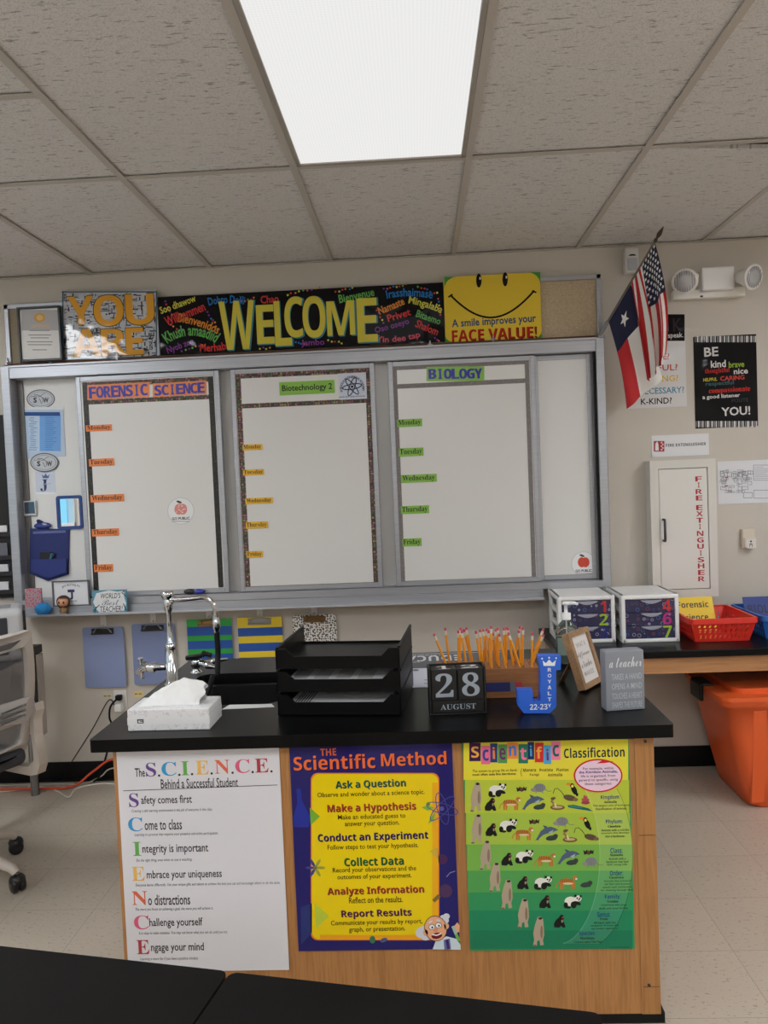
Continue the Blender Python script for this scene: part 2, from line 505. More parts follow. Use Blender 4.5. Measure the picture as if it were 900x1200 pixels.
e_ = nd(sky.node_tree, 'ShaderNodeEmission'); e_.inputs[0].default_value = (.28, .72, 1, 1); e_.inputs[1].default_value = 1.3
sky.node_tree.links.new(e_.outputs[0], [n_ for n_ in sky.node_tree.nodes if n_.type == 'OUTPUT_MATERIAL'][0].inputs[0])
MB().box((XL - .09, WY0 + .03, WZ0 + .03), (XL - .085, WY1 - .03, WZ1 - .03), sky).build('daylight_pane', wnd)
struct('wall_right', MB().box((XR, YF, 0), (XR + .1, D, ZC + .3), WALL))
struct('wall_front', MB().box((XL - .1, YF - .1, 0), (XR + .1, YF, ZC + .3), WALL))
struct('baseboard_back', MB().box((XL + .01, D - .008, 0), (XR - .01, D, .1), RUBBER).box((XL + .01, D - .018, 0), (XR - .01, D - .008, .012), RUBBER))
# ceiling: tiles lie 6 mm above the face of the T-bars
lights = set()
for k in (-8, -4, 0, 4):
    for r in (0, 2, 4): lights.add((k, r))
rows = [D] + [GY - 1.2192 * i for i in range(7)]
mb = MB()
plen = mat((24, 22, 20), .9)
mb.box((XL, YF, ZC + .28), (XR, D, ZC + .3), plen)
gridm = mat((176, 169, 162), .55)
bars = MB()
for k in range(-6, 7):
    x = GX0 + G * k
    if XL + .02 < x < XR - .02: bars.box((x - .012, YF, ZC - .002), (x + .012, D, ZC + .002), gridm); bars.box((x - .002, YF, ZC), (x + .002, D, ZC + .03), gridm)
for i, y in enumerate(rows[1:]):
    if y > YF: bars.box((XL, y - .012, ZC - .0015), (XR, y + .012, ZC + .0025), gridm)
xa, xb = GX0 - 2 * G, GX0 - G
bars.box((XL, rows[1] - G - .012, ZC - .0015), (xb, rows[1] - G + .012, ZC + .0025), gridm)
bars.box((XL, D - .022, ZC - .003), (XR, D - .0, ZC), gridm)
for k in range(-6, 7):
    x0, x1 = max(XL, GX0 + G * k), min(XR, GX0 + G * (k + 1))
    if x1 - x0 < .02: continue
    for r in range(-1, 6):
        y1, y0 = rows[r + 1], max(YF, rows[r + 2]) if r + 2 < len(rows) else YF
        if (k, r) in lights: continue
        cells = [(y0, y1)]
        if k <= -2 and r == 0: cells = [(y0, y1 - G), (y1 - G, y1)]
        for ya, yb in cells:
            sag = (k == 2 and r == -1)
            z = ZC + .007
            if sag:   # this tile has dropped out of line along its near edge
                a, b, c, d = (x0 + .006, ya + .010, ZC + .003), (x1 - .006, ya + .092, ZC - .003), (x1 - .004, yb - .004, ZC + .006), (x0 + .006, yb - .004, ZC + .006)
                t = .016
                vs = [a, b, c, d]
                vs += [(p[0], p[1], p[2] + t) for p in vs]
                mb.add(vs, [(0, 1, 2, 3), (7, 6, 5, 4), (0, 4, 5, 1), (1, 5, 6, 2), (2, 6, 7, 3), (3, 7, 4, 0)], CEIL)
            else: mb.box((x0 + .004, ya + .003, z), (x1 - .004, yb - .003, z + .016), CEIL)
struct('ceiling', mb)
tag(bars.build('trim_1'), kind='structure')

LAMPM = m_lamp('lamp_lens_bright', LAMP); LAMPD = m_lamp('lamp_lens_dim', LAMP_FRONT)
lampframe = mat((150, 143, 136), .4, .2)
for (k, r) in sorted(lights):
    x0, x1 = GX0 + G * k + .012, GX0 + G * (k + 1) - .012
    y1, y0 = rows[r + 1] - .013, rows[r + 2] + .013
    if x0 < XL + .01: x0, x1 = XL + .05, x1
    if x1 > XR - .01 or x1 - x0 < .3: continue
    front = (k, r) == (0, 0)
    t = thing('ceiling_light', 'prismatic fluorescent ceiling panel light above the desk' if front else 'prismatic fluorescent ceiling panel light outside the view', 'light', (x0, y0, ZC), None if front else 'ceiling lights of the rest of the room')
    m = MB()
    for a in ((x0, y0, x1, y0 + .016), (x0, y1 - .016, x1, y1), (x0, y0, x0 + .016, y1), (x1 - .016, y0, x1, y1)):
        m.box((a[0], a[1], ZC - .003), (a[2], a[3], ZC + .02), lampframe, .002, 1)
    m.box((x0, y0, ZC + .03), (x1, y1, ZC + .09), lampframe)
    m.build('frame', t)
    MB().box((x0 + .0165, y0 + .0165, ZC + .003), (x1 - .0165, y1 - .0165, ZC + .008), LAMPD if front else LAMPM).build('lens', t)

# ------------------------------------------------------------------ whiteboard wall unit
YB = 3.975      # face of the fixed boards
YS = 3.915      # face of the sliding boards
YP = 3.895      # face of posts and rails
def pw(px, py, Y): p = on_y(px, py, Y); return p.x, p.z
xL0, _ = pw(3.6, 484, YP); xL0b, _ = pw(9.6, 600, YP); xl0 = (xL0 + xL0b) / 2
xl1 = xl0 + .044
xr0 = (pw(697, 413, YP)[0] + pw(707, 650, YP)[0]) / 2
xr1 = (pw(709, 398, YP)[0] + pw(715.9, 677, YP)[0]) / 2
zh1 = pw(350, 412, YP)[1]; zh0 = pw(350, 428, YP)[1]
zb1 = pw(300, 694, YP)[1]; zb0 = pw(300, 702, YP)[1]      # bottom rail
zt0 = pw(300, 713, 3.86)[1]
t = thing('sliding_board_station', 'long aluminium wall unit of rails and marker tray carrying the sliding whiteboards', 'board rails', (xl0, D, zt0))
MB().box((xl0, YP, zb0 - .02), (xl1, D - .002, zh1), ALU, .003, 1).build('post', t)
m = MB().box((xr0, YP, zb0 - .02), (xr1, D - .002, zh1 - .0), ALU, .003, 1).box((xr0 - .012, YP + .012, zb1), (xr0, YP + .02, zh0), RUBBER)  # black strip paints in the dark gap between board and post
m.build('post', t)
MB().box((xl1, YP, zh0), (xr0, D - .002, zh1), ALU, .003, 1).box((xl1, YP - .008, zh1 - .012), (xr0, YP, zh1), ALU, .002, 1).build('header_rail', t)
MB().box((xl1, YP - .012, zb0), (xr0, D - .002, zb1), ALU, .002, 1).build('bottom_rail', t)
xtray1 = pw(640, 697, 3.86)[0]
tm = MB()
ZF = zt0 + .006
prof = [(3.866, zb0), (3.8655, ZF + .002), (3.830, ZF), (3.829, ZF + .005), (3.825, ZF + .005), (3.824, zt0), (D - .002, zt0), (D - .002, zb0)]
tm.prism(prof, xl1 - .01, xtray1 - .012, ALU, lambda u, v, n: (n, u, v))
tm.build('marker_tray', t)
MB().box((xl1 + .03, YB, zb1), (xr0, D - .002, zh0), BOARDW).build('back_panel', t)
MB().box((xl1, YB - .01, zb1), (xl1 + .03, D - .002, zh0), m_alu('shaded_aluminium_gap', (118, 117, 116))).build('shadow_channel', t)  # shadowed gap beside the post, its shade painted as darker metal
sx, sz = pw(705, 683, YP)
MB().box((sx - .006, YP - .001, sz - .012), (sx + .006, YP, sz + .012), mat((150, 132, 98), .6), 0).build('sticker', t)

PLAID = m_plaid('plaid_trim', (62, 54, 48), [(140, 76, 86), (74, 86, 64), (150, 140, 84), (120, 76, 104), (60, 50, 46), (96, 104, 78), (166, 104, 110)])
SPECK = m_dots('black_speckled_trim', (26, 25, 26), (140, 120, 90), 210, .22, .3)
GDOT = m_dots('grey_dotted_trim', (112, 106, 105), (152, 147, 145), 200, .25, .35)
def board(name, label, outer, inner, side, top, zdiv, Y, divcut=None):
    """sliding board; outer, inner: rectangles in metres (x0, z0, x1, z1)"""
    x0, z0, x1, z1 = outer; t = thing(name, label, 'whiteboard', (x0, Y, z0))
    f = MB(); wd = .024
    for a in ((x0, z0, x0 + wd, z1), (x1 - wd, z0, x1, z1), (x0 + wd, z0, x1 - wd, z0 + wd), (x0 + wd, z1 - wd, x1 - wd, z1)):
        f.box((a[0], Y - .004, a[1]), (a[2], Y + .022, a[3]), ALU, .002, 1)
    f.build('frame', t)
    MB().box((x0 + wd, Y, z0 + wd), (x1 - wd, Y + .018, z1 - wd), BOARDW).build('panel', t)
    if side:
        a0, c0, a1, c1_ = inner; tw = .026
        b = MB(); n = Y - .0012; tw = .021 if side is GDOT else tw
        b.box((a0, n, c0), (a0 + tw, Y, c1_), side); b.box((a1 - tw, n, c0), (a1, Y, c1_), side)
        b.box((a0 + tw, n, c1_ - tw), (a1 - tw, Y, c1_), top); b.box((a0 + tw, n, zdiv - .011), (a1 - tw, Y, zdiv + .011), top)
        if side is not SPECK: b.box((a0 + tw, n, c0), (a1 - tw, Y, c0 + tw), top)
        b.build('border_trim', t)
    return t
def R(crop, Y, tl, tr_, br, bl): return rect_uv(crop_tr(crop, Y), tl, tr_, br, bl)
zbot = zb1 + .002; ztop = zh0 - .003
o = R(c6, YS, (-2, 15), (775, -25), (820, 1180), (55, 1200)); i = R(c6, YS, (22, 25), (738, -3), (795, 1170), (100, 1188))
board('whiteboard', 'sliding whiteboard headed FORENSIC SCIENCE with black speckled paper trim', (o[0], zbot, o[2], ztop), (i[0], zbot + .026, i[2], ztop - .028), SPECK, PLAID, crop_tr(c6, YS)(400, 130)[1], YS)
o = R(c7, YS, (42, 60), (770, 25), (806, 1165), (93, 1188)); i = R(c7, YS, (68, 75), (748, 46), (785, 1150), (118, 1170))
board('whiteboard', 'sliding whiteboard headed Biotechnology 2 with plaid paper trim', (o[0], zbot, o[2], ztop), (i[0], crop_tr(c7, YS)(450, 1160)[1], i[2], crop_tr(c7, YS)(410, 60)[1]), PLAID, PLAID, crop_tr(c7, YS)(410, 226)[1], YS)
o = R(c8, YS, (48, 50), (600, 22), (626, 885), (78, 905)); i = R(c8, YS, (64, 60), (578, 38), (605, 868), (96, 890))
board('whiteboard', 'sliding whiteboard headed BIOLOGY with grey dotted paper trim', (o[0], zbot, o[2], ztop), (i[0], crop_tr(c8, YS)(350, 878)[1], i[2], crop_tr(c8, YS)(320, 49)[1]), GDOT, GDOT, crop_tr(c8, YS)(325, 127)[1], YS)
xb2 = o[2]
o = R(c8, 3.948, (590, 30), (832, 15), (852, 868), (620, 880))
board('whiteboard', 'narrow plain whiteboard right of the BIOLOGY board', (o[0], zbot, xr0 - .014, ztop), None, None, None, 0, 3.948)

# titles and weekday cards
def card(name, label, cat, crop, Y, tl, tr_, br, bl, c, draw=None, group=None, th=.0008, rough=.5, gloss=None, r=None, zmin=None):
    trf = crop_tr(crop, Y)
    rr = r or rect_uv(trf, tl, tr_, br, bl)
    if zmin is not None: rr = (rr[0], max(rr[1], zmin), rr[2], rr[3])
    a = Art(trf, XZ(Y), rough, gloss); a.sheet(ruv(rr), c, th, uv=True)
    if draw: draw(a)
    o = a.build(name, None, (rr[0], Y, rr[1])); tag(o, label, cat, group)
    return o
YT = YS - .0015
ORG, GRN, YLW = (226, 124, 62), (126, 176, 66), (224, 170, 44); INKB = (18, 12, 10)
BLU = (44, 34, 150)
def bubble(a, s, x0, x1, y, h, slope):
    n = len(s); step = (x1 - x0) / n
    for j, ch in enumerate(s):
        for l, dx in enumerate((-1.6, 0, 1.6)): a.text(ch, x0 + step * (j + .5) + dx, y + slope * (j - n / 2), step * .92 if ch != 'I' else step * .34, h, BLU, 3 + l, fnt='inter')
def shape_sheet(a, pts, c): a.sheet(pts, c, .0008)
def title(word, label, x0, x1, yc, h, sl, crop, cb, pad):
    trf = crop_tr(crop, YT); a = Art(trf, XZ(YT), .3, None)
    pts = [(x0 - pad, yc - h / 2 - pad - sl), (x1 + pad, yc - h / 2 - pad + sl), (x1 + pad, yc + h / 2 + pad + sl), (x0 - pad, yc + h / 2 + pad - sl)]
    a.sheet(pts, cb, .0008); bubble(a, word, x0, x1, yc, h, 2 * sl / len(word))
    u, v = trf(x0, yc); tag(a.build('title_card', None, (u, YT, v)), label, 'sign')
title('FORENSIC', 'orange FORENSIC title card with purple letters on the left whiteboard', 66, 384, 84, 62, -9, c6, ORG, 9)
title('SCIENCE', 'orange SCIENCE title card with purple letters on the left whiteboard', 420, 692, 72, 56, -9, c6, ORG, 9)
title('BIOLOGY', 'green BIOLOGY title card with blue letters on the right whiteboard', 200, 402, 90, 38, -1, c8, GRN, 8)
card('title_card', 'green Biotechnology 2 title card on the middle whiteboard', 'sign', c7, YT, (288, 120), (566, 108), (566, 172), (290, 188), GRN, lambda a: a.text('Biotechnology 2', 428, 149, 252, 40, (20, 34, 20), bold=.02))
def days(crop, rows_, c, colour, bname, fh, rough=.5):
    for d, x0, x1, y, h in rows_:
        card('weekday_card', '%s %s card with dark lettering on the %s whiteboard' % (colour, d, bname), 'sign', crop, YT - .0014,
             (x0, y - h / 2), (x1, y - h / 2), (x1, y + h / 2), (x0, y + h / 2), c,
             lambda a, d=d, x0=x0, x1=x1, y=y, h=h: a.text(d, (x0 + x1) / 2 - 1, y, (x1 - x0) * .9, h * .84, INKB, fnt='serif', bold=.0), group='weekday cards on the %s whiteboard' % bname)
days(c6, [('Monday', 50, 190, 284, 34), ('Tuesday', 66, 202, 470, 40), ('Wednesday', 74, 256, 664, 40), ('Thursday', 82, 228, 849, 40), ('Friday', 94, 196, 1042, 40)], ORG, 'orange', 'FORENSIC SCIENCE', .8)
days(c7, [('Monday', 104, 204, 446, 30), ('Tuesday', 106, 212, 572, 30), ('Wednesday', 118, 256, 715, 30), ('Thursday', 120, 232, 837, 34), ('Friday', 124, 206, 984, 32)], YLW, 'yellow', 'Biotechnology 2', .8)
days(c8, [('Monday', 82, 176, 275, 29), ('Tuesday', 88, 181, 385, 31), ('Wednesday', 96, 231, 484, 30), ('Thursday', 96, 202, 602, 30), ('Friday', 102, 174, 725, 30)], GRN, 'green', 'BIOLOGY', .8)
def atom(a):
    cx, cy_ = 654, 142; k = (26, 30, 52)
    a.ell(cx, cy_, 66, 60, (188, 196, 214), 1)
    for rot in (60, 120, 0):
        pts = []
        for j in range(33):
            t_ = 2 * math.pi * j / 32; u, v = 48 * math.cos(t_), 13 * math.sin(t_); ca, sa = math.cos(math.radians(rot + 10)), math.sin(math.radians(rot + 10))
            pts.append((cx + u * ca - v * sa, cy_ - u * sa - v * ca))
        a.line(pts, 5, k, 2)
    a.ell(cx, cy_, 7, 7, k, 2)
    a.text('SCIENCE & ENGINEERING ACADEMY', cx, cy_ - 12, 210, 12, k, 3, arc=215, bold=.03)
    a.text('JOHN JAY HIGH SCHOOL', cx, 193, 132, 9, k, 2, bold=.02)
card('academy_sign', 'white square sign with a dark atom emblem on the Biotechnology 2 whiteboard', 'sign', c7, YT, (586, 76), (724, 70), (728, 202), (590, 208), (196, 200, 212), atom)
def apple_disc(label, crop, Y, cx, cy_, r, faint):
    trf = crop_tr(crop, Y); a = Art(trf, XZ(Y), .5)
    pts = [(cx + r * math.cos(2 * math.pi * j / 36), cy_ + r * math.sin(2 * math.pi * j / 36)) for j in range(36)]
    a.sheet(pts, (176, 178, 184), .0008); k = r / 46; a.ell(cx, cy_, r * .965, r * .965, (230, 230, 234), 0.5, 0, 36)
    red = (206, 130, 124) if faint else (196, 66, 48)
    a.ell(cx - 7 * k, cy_ - 6 * k, 15 * k, 19 * k, red, 1); a.ell(cx + 7 * k, cy_ - 6 * k, 15 * k, 19 * k, red, 2)
    if faint:
        rr = random.Random(3)
        for _ in range(16): a.ell(cx + rr.uniform(-15, 15) * k, cy_ - 6 * k + rr.uniform(-14, 14) * k, 2.6 * k, 2 * k, (222, 196, 192), 3 + _ % 3, seg=8)
    a.ell(cx - 6 * k, cy_ - 31 * k, 10 * k, 4 * k, (74, 70, 50), 2, -20)
    a.text('GO PUBLIC', cx, cy_ + 26 * k, 62 * k, 10 * k, (36, 36, 40), 2, bold=.03)
    a.rect(cx - 30 * k, cy_ + 35 * k, cx + 30 * k, cy_ + 37 * k, (120, 120, 124), 2)
    u, v = trf(cx, cy_); tag(a.build('apple_magnet', None, (u, Y, v)), label, 'magnet')
apple_disc('round white GO PUBLIC magnet with a pale red apple on the FORENSIC SCIENCE whiteboard', c6, YS - .001, 563, 733, 72, True)
apple_disc('round white GO PUBLIC magnet with a bright red apple on the narrow right whiteboard', c8, 3.947, 784, 806, 46, False)

# ------------------------------------------------------------------ tack board above, with its map rail
YK = 3.965
zk0 = zh1 + .019
xk0 = (pw(4, 355, YK)[0] + pw(9, 420, YK)[0]) / 2; xk1 = (pw(703, 322, YK)[0] + pw(706, 392, YK)[0]) / 2
zk1 = pw(670, 323, YK)[1]
t = thing('tackboard', 'long tack board with aluminium frame and cork map rail above the whiteboards', 'tackboard', (xk0, D, zk0))
f = MB()
for a in ((xk0, zk0, xk0 + .022, zk1), (xk1 - .022, zk0, xk1, zk1), (xk0, zk1 - .022, xk1, zk1)): f.box((a[0], YK - .006, a[1]), (a[2], D - .001, a[3]), ALU, .002, 1)
f.build('frame', t)
MB().box((xk0 + .022, YK + .006, zk0), (pw(600, 350, YK)[0], D - .001, zk1 - .022), m_burlap('grey_tack_cloth', (128, 116, 98), (150, 138, 118))).build('tack_panel', t)
o = MB().box((pw(600, 350, YK)[0], YK + .006, zk0), (xk1 - .022, D - .001, zk1 - .022), m_burlap('burlap_tack_cloth', (150, 132, 106), (186, 168, 142))).build('tack_panel', t)
o['label'] = 'coarse beige burlap panel'
cork = mat((94, 60, 46), .8)
MB().box((xk0 - .01, YK - .012, zh1 + .0005), (xk1 + .012, D - .001, zk0 - .0003), ALU, .001, 1).box((xk0, YK - .0145, zh1 + .005), (xk1, YK - .012, zk0 - .001), cork).build('map_rail', t)
for px, py, lab in ((8, 424, 'at the far left end of the rail'), (59, 421, 'below the framed certificate'), (137, 418, 'below the YOU ARE poster'), (504, 404, 'below the right end of the WELCOME banner'), (578, 398, 'below the FACE VALUE poster')):
    x, z = pw(px, py, YK - .015); h = MB()
    h.box((x - .004, YK - .019, z - .02), (x + .004, YK - .0148, z + .02), STEEL, .001, 1)
    h.box((x - .012, YK - .021, z - .004), (x + .012, YK - .016, z + .004), STEEL, .001, 1)
    h.tube([(x, YK - .018, z - .018), (x, YK - .026, z - .026), (x, YK - .034, z - .024), (x, YK - .036, z - .014)], .0025, STEEL, 6)
    tag(h.build('map_hook', None, (x, YK - .015, z)), 'small steel map hook ' + lab, 'hook', 'map hooks on the rail')

# framed certificate
YC = YK - .03
tr = crop_tr(c1, YC); r = rect_uv(tr, (62, 180), (214, 176), (220, 362), (70, 368)); r = (r[0], zk0 + .0005, r[2], r[3])
t = thing('certificate_frame', 'thin black frame with a gold sealed certificate standing on the rail at the left end', 'frame', ((r[0] + r[2]) / 2, YC, r[1]))
f = MB(); bl = mat((22, 22, 24), .35)
for a in ((r[0], r[1], r[0] + .011, r[3]), (r[2] - .011, r[1], r[2], r[3]), (r[0] + .011, r[1], r[2] - .011, r[1] + .011), (r[0] + .011, r[3] - .011, r[2] - .011, r[3])): f.box((a[0], YC - .012, a[1]), (a[2], YC + .006, a[3]), bl, .002, 1)
f.build('frame', t)
a = Art(tr, XZ(YC - .002), .45, None); a.sheet(ruv((r[0] + .0112, r[1] + .0112, r[2] - .0112, r[3] - .0112)), (206, 204, 202), .003, -.004, uv=True)
a.rect(76, 190, 206, 262, (158, 156, 156)); a.ell(140, 217, 20, 17, (186, 140, 62), 2); a.ell(140, 217, 12, 10, (206, 166, 90), 3)
a.text('CERTIFICATE', 142, 246, 62, 9, (206, 166, 90), 3, bold=.02)
for y, w_ in ((262, 70), (278, 80), (288, 64), (302, 90), (312, 84), (330, 50)): a.rect(140 - w_ / 2, y - 1.5, 140 + w_ / 2, y + 1.5, (120, 118, 120), 2)
a.build('certificate', t)

# YOU ARE poster
YQ = YK - .0085
def wallart(name, label, crop, Y, tl, tr_, br, bl, c, draw, rough=.5, gloss=None, cat='poster', th=.0015, zmin=None):
    return card(name, label, cat, crop, Y, tl, tr_, br, bl, c, draw, None, th, rough, gloss, None, zmin)
def you_are(a):
    rr = random.Random(5)
    for j in range(620):
        x, y = rr.uniform(224, 548), rr.uniform(134, 352); c = rr.choice([(60, 62, 70), (90, 92, 100), (150, 152, 160), (36, 36, 42), (180, 182, 190)])
        w_, h_ = rr.uniform(6, 26), rr.uniform(2, 5)
        if rr.random() < .35: w_, h_ = h_, w_
        a.rect(max(222, x - w_ / 2), max(130, y - h_ / 2), min(550, x + w_ / 2), min(354, y + h_ / 2), c, 1 + j % 2)
    a.text('EXCEL', 332, 262, 54, 20, (28, 28, 32), 3, bold=.02); a.text('ONLINE', 530, 300, 60, 14, (28, 28, 32), 3, 90, bold=.02)
    gold = (204, 146, 44)
    for ch, x, y, w_, h_, in (('Y', 285, 192, 92, 100), ('O', 382, 192, 104, 108), ('U', 492, 188, 100, 108), ('A', 305, 305, 100, 96), ('R', 402, 303, 90, 94), ('E', 474, 300, 62, 94)):
        a.text(ch, x, y, w_, h_, gold, 5, fnt='inter', bold=.03, res=5); a.text(ch, x, y, w_ * 1.06, h_ * 1.06, (92, 74, 44), 4, fnt='inter', bold=.03, res=5)
    a.frame(219, 124, 553, 362, 5, (70, 96, 110), 3)
wallart('poster', 'square YOU ARE word poster in gold letters over grey print', c1, YQ, (219, 130), (552, 122), (560, 352), (232, 362), (176, 178, 184), you_are, gloss=(5, .3, 1.5), zmin=zk0 + .0005)

# WELCOME banner
def welcome(a):
    T = lambda s, x, y, w_, h_, c, rot=0, arc=0: a.text(s, x, y, w_, h_, c, 2, rot, bold=.02, arc=arc)
    K = lambda x, y: (x - 750, y)       # from crop 1 to crop 2 coordinates
    yel, red, ora, gre, pur, blu, pink = (196, 192, 74), (190, 60, 58), (206, 128, 50), (96, 160, 82), (122, 62, 138), (44, 112, 176), (196, 80, 100)
    T('Soo dhawow', 625 - 750, 170, 132, 26, yel, 17); T('Willkommen', 650 - 750, 204, 148, 34, red, 19)
    T('Bienvenidos', 700 - 750, 236, 152, 32, ora, -20, 20); T('Khush amaadiid', 672 - 750, 276, 200, 40, gre, -2, 70)
    T('Nyob zoo', 635 - 750, 318, 100, 30, pur, 18); T('Merhaba', 755 - 750, 319, 104, 28, red, 3, -18)
    T('Dobro Došli', 46, 156, 130, 28, blu, -1, 25); T('Chao', 198, 152, 64, 28, red, 2); T('Jambo', 350, 307, 82, 28, pur, 0)
    T('Bienvenue', 503, 139, 126, 30, gre, 9); T('Irasshaimase', 690, 132, 166, 30, blu, -3, 25); T('Namaste', 625, 176, 96, 28, ora, 20)
    T('Mingalaba', 746, 174, 124, 34, yel, -20, 15); T('Privet', 652, 208, 84, 26, red, 14); T('Bitaemo', 757, 216, 90, 26, gre, -22)
    T('Oso oseyo', 628, 248, 124, 28, pur, 13); T('Shalom', 752, 252, 84, 28, red, -25); T('Yin dee tap', 650, 290, 156, 28, pink, 4, -20)
    for ch, x0, x1, y0, y1 in (('W', 22, 146, 160, 331), ('E', 152, 213, 174, 311), ('L', 215, 274, 160, 318), ('C', 250, 316, 145, 289), ('O', 314, 394, 143, 290), ('M', 399, 497, 160, 281), ('E', 505, 576, 150, 305)):
        x, y = (x0 + x1) / 2, (y0 + y1) / 2 - 2
        a.text(ch, x + 4, y + 2, x1 - x0 + 4, y1 - y0 + 4, (58, 122, 132), 3, fnt='inter', bold=.035, res=5); a.text(ch, x, y, x1 - x0, y1 - y0, (198, 184, 70), 5, fnt='inter', bold=.035, res=5)
    rr = random.Random(2); cols = [yel, red, ora, gre, pur, blu, pink]
    for (x, y, n, dx, dy) in ((260, 135, 9, 14, -3), (-170, 160, 5, 6, 12), (-150, 240, 5, 10, 7), (-110, 335, 7, 12, -4), (280, 300, 6, 10, 3), (165, 325, 4, 11, 0), (405, 298, 5, 12, 2), (430, 128, 6, 12, -3), (600, 115, 8, 11, -2), (720, 108, 7, 11, 4), (790, 150, 6, 2, 12), (780, 290, 4, 6, 5), (-20, 200, 7, 6, 9), (100, 160, 5, 11, -3), (575, 190, 5, 6, 12)):
        for j in range(n): a.ell(x + dx * j + rr.uniform(-2, 2), y + dy * j + rr.uniform(-3, 3), 3.6, 3.6, rr.choice(cols), 1, seg=8)
wallart('banner', 'long black WELCOME banner with greetings in many languages', c2, YQ - .0018, (-195, 144), (807, 94), (815, 305), (-186, 347), (18, 17, 19), welcome, gloss=(4, .55), zmin=zk0 + .0005)

# FACE VALUE poster
def face(a):
    g = (62, 140, 66); r = rect_uv(a.tr, (80, 100), (542, 77), (552, 393), (90, 412))
    for cx, cy_, sx_, sy_ in ((84, 100, 1, 1), (545, 78, -1, 1), (551, 394, -1, -1), (88, 412, 1, -1)):
        n = 40 if sy_ > 0 else 24
        pts = [(cx, cy_)] + [(cx + sx_ * 62 * n / 40 * (1 - math.sin(t_ * math.pi / 16)), cy_ + sy_ * 62 * n / 40 * (1 - math.cos(t_ * math.pi / 16))) for t_ in range(9)]
        a.poly(pts, g, 1)
    k = (24, 22, 20)
    for x, y in ((250, 118), (376, 112)):
        a.ell(x, y, 13, 34, k, 2); a.ell(x + 6, y - 10, 4, 7, (210, 205, 190), 3)
    pts = []
    for j in range(25):
        t_ = j / 24; pts.append((114 + 402 * t_, (188 - 22 * t_) + 118 * 4 * t_ * (1 - t_) * (1 - .08 * (1 - 4 * t_ * (1 - t_)))))
    a.line(pts, 9, k, 2); a.line([(104, 198), (124, 184)], 8, k, 2); a.line([(505, 168), (526, 176)], 8, k, 2)
    a.text('A smile improves your', 322, 316, 404, 50, (40, 66, 112), 2, 1, bold=.02)
    a.text('FACE VALUE!', 322, 374, 404, 54, (170, 40, 32), 3, 0, fnt='inter', bold=.03); a.text('FACE VALUE!', 325, 376, 408, 56, (90, 20, 20), 2, 0, fnt='inter', bold=.03)
wallart('poster', 'yellow smiling FACE VALUE poster with green corners', c3, YQ, (80, 102), (542, 77), (552, 393), (90, 412), (208, 180, 58), face, gloss=(4, .15), zmin=zk0 + .0005)
# ------------------------------------------------------------------ things on the left fixed board
YF_ = YB - .0006
def oval(label, cx, cy_, Y=YF_):
    tr = crop_tr(c5, Y); a = Art(tr, XZ(Y), .5); rx, ry = 71, 48
    a.sheet([(cx + rx * math.cos(2 * math.pi * j / 36), cy_ + ry * math.sin(2 * math.pi * j / 36)) for j in range(36)], (72, 78, 90), .0008)
    a.ell(cx, cy_, 66, 43, (178, 182, 188), 1, seg=32); a.ell(cx, cy_, 59, 37, (72, 78, 90), 2, seg=32); a.ell(cx, cy_, 57, 35.5, (178, 182, 188), 3, seg=32)
    k = (34, 36, 44)
    a.text('S', cx - 28, cy_ + 6, 18, 27, k, 4, bold=.04); a.text('W', cx + 26, cy_ + 6, 28, 26, k, 4, bold=.04)
    a.line([(cx - 50, cy_ - 10), (cx - 30, cy_ - 14), (cx - 6, cy_ - 10), (cx + 10, cy_ - 24), (cx + 22, cy_ - 28)], 3, (96, 100, 110), 4)
    a.line([(cx - 34, cy_ - 20), (cx - 14, cy_ - 20), (cx + 8, cy_ - 8), (cx + 12, cy_ + 12), (cx + 4, cy_ + 24), (cx - 2, cy_ + 8), (cx - 8, cy_ - 2)], 3.5, (84, 88, 98), 4)
    u, v = tr(cx, cy_); tag(a.build('oval_sticker', None, (u, Y, v)), label, 'sticker')
oval('oval S W sticker above the blue schedule sheet', 205, 118)
oval('oval S W sticker below the blue schedule sheet, above the J sheet', 223, 437, YF_ - .006)
def schedule(a):
    a.sheet([(112, 176), (316, 160), (330, 404), (128, 420)], (176, 190, 208), .0009)
    a.rect(122, 184, 300, 382, (176, 196, 220), 2); a.rect(200, 196, 306, 380, (112, 158, 212), 3); a.rect(120, 184, 302, 203, (54, 82, 138), 4)
    rr = random.Random(4)
    for j in range(17):
        y = 212 + j * 10
        a.rect(150 + rr.uniform(-6, 6), y, 184 + rr.uniform(-14, 8), y + 3, (104, 124, 160), 4)
        a.rect(228, y, 276 + rr.uniform(-16, 12), y + 2.4, (78, 112, 170), 4)
    a.rect(110, 158, 322, 172, (204, 210, 218), 4)
tr = crop_tr(c5, YF_ - .0016); a = Art(tr, XZ(YF_ - .0016), .3, None); a.gloss = (8, .5); schedule(a)
u, v = tr(220, 290); tag(a.build('schedule_sheet', None, (u, YF_ - .0016, v)), 'pale blue schedule sheet in a plastic sleeve on the left board', 'paper')
def jsheet(a):
    k = (42, 56, 98)
    a.text('J', 222, 552, 40, 60, k, 3, fnt='serif', bold=0); a.text('JAY', 236, 546, 44, 12, (150, 160, 180), 5, bold=.02)
    a.poly([(216, 516), (210, 496), (221, 506), (230, 492), (239, 506), (250, 496), (244, 516)], (72, 96, 150), 3)
    a.rect(180, 586, 280, 596, (214, 216, 222), 2)
card('letter_sheet', 'small white sheet with a blue crowned J under the lower oval sticker', 'paper', c5, YF_, (180, 486), (276, 480), (280, 592), (180, 598), (186, 194, 208), jsheet)
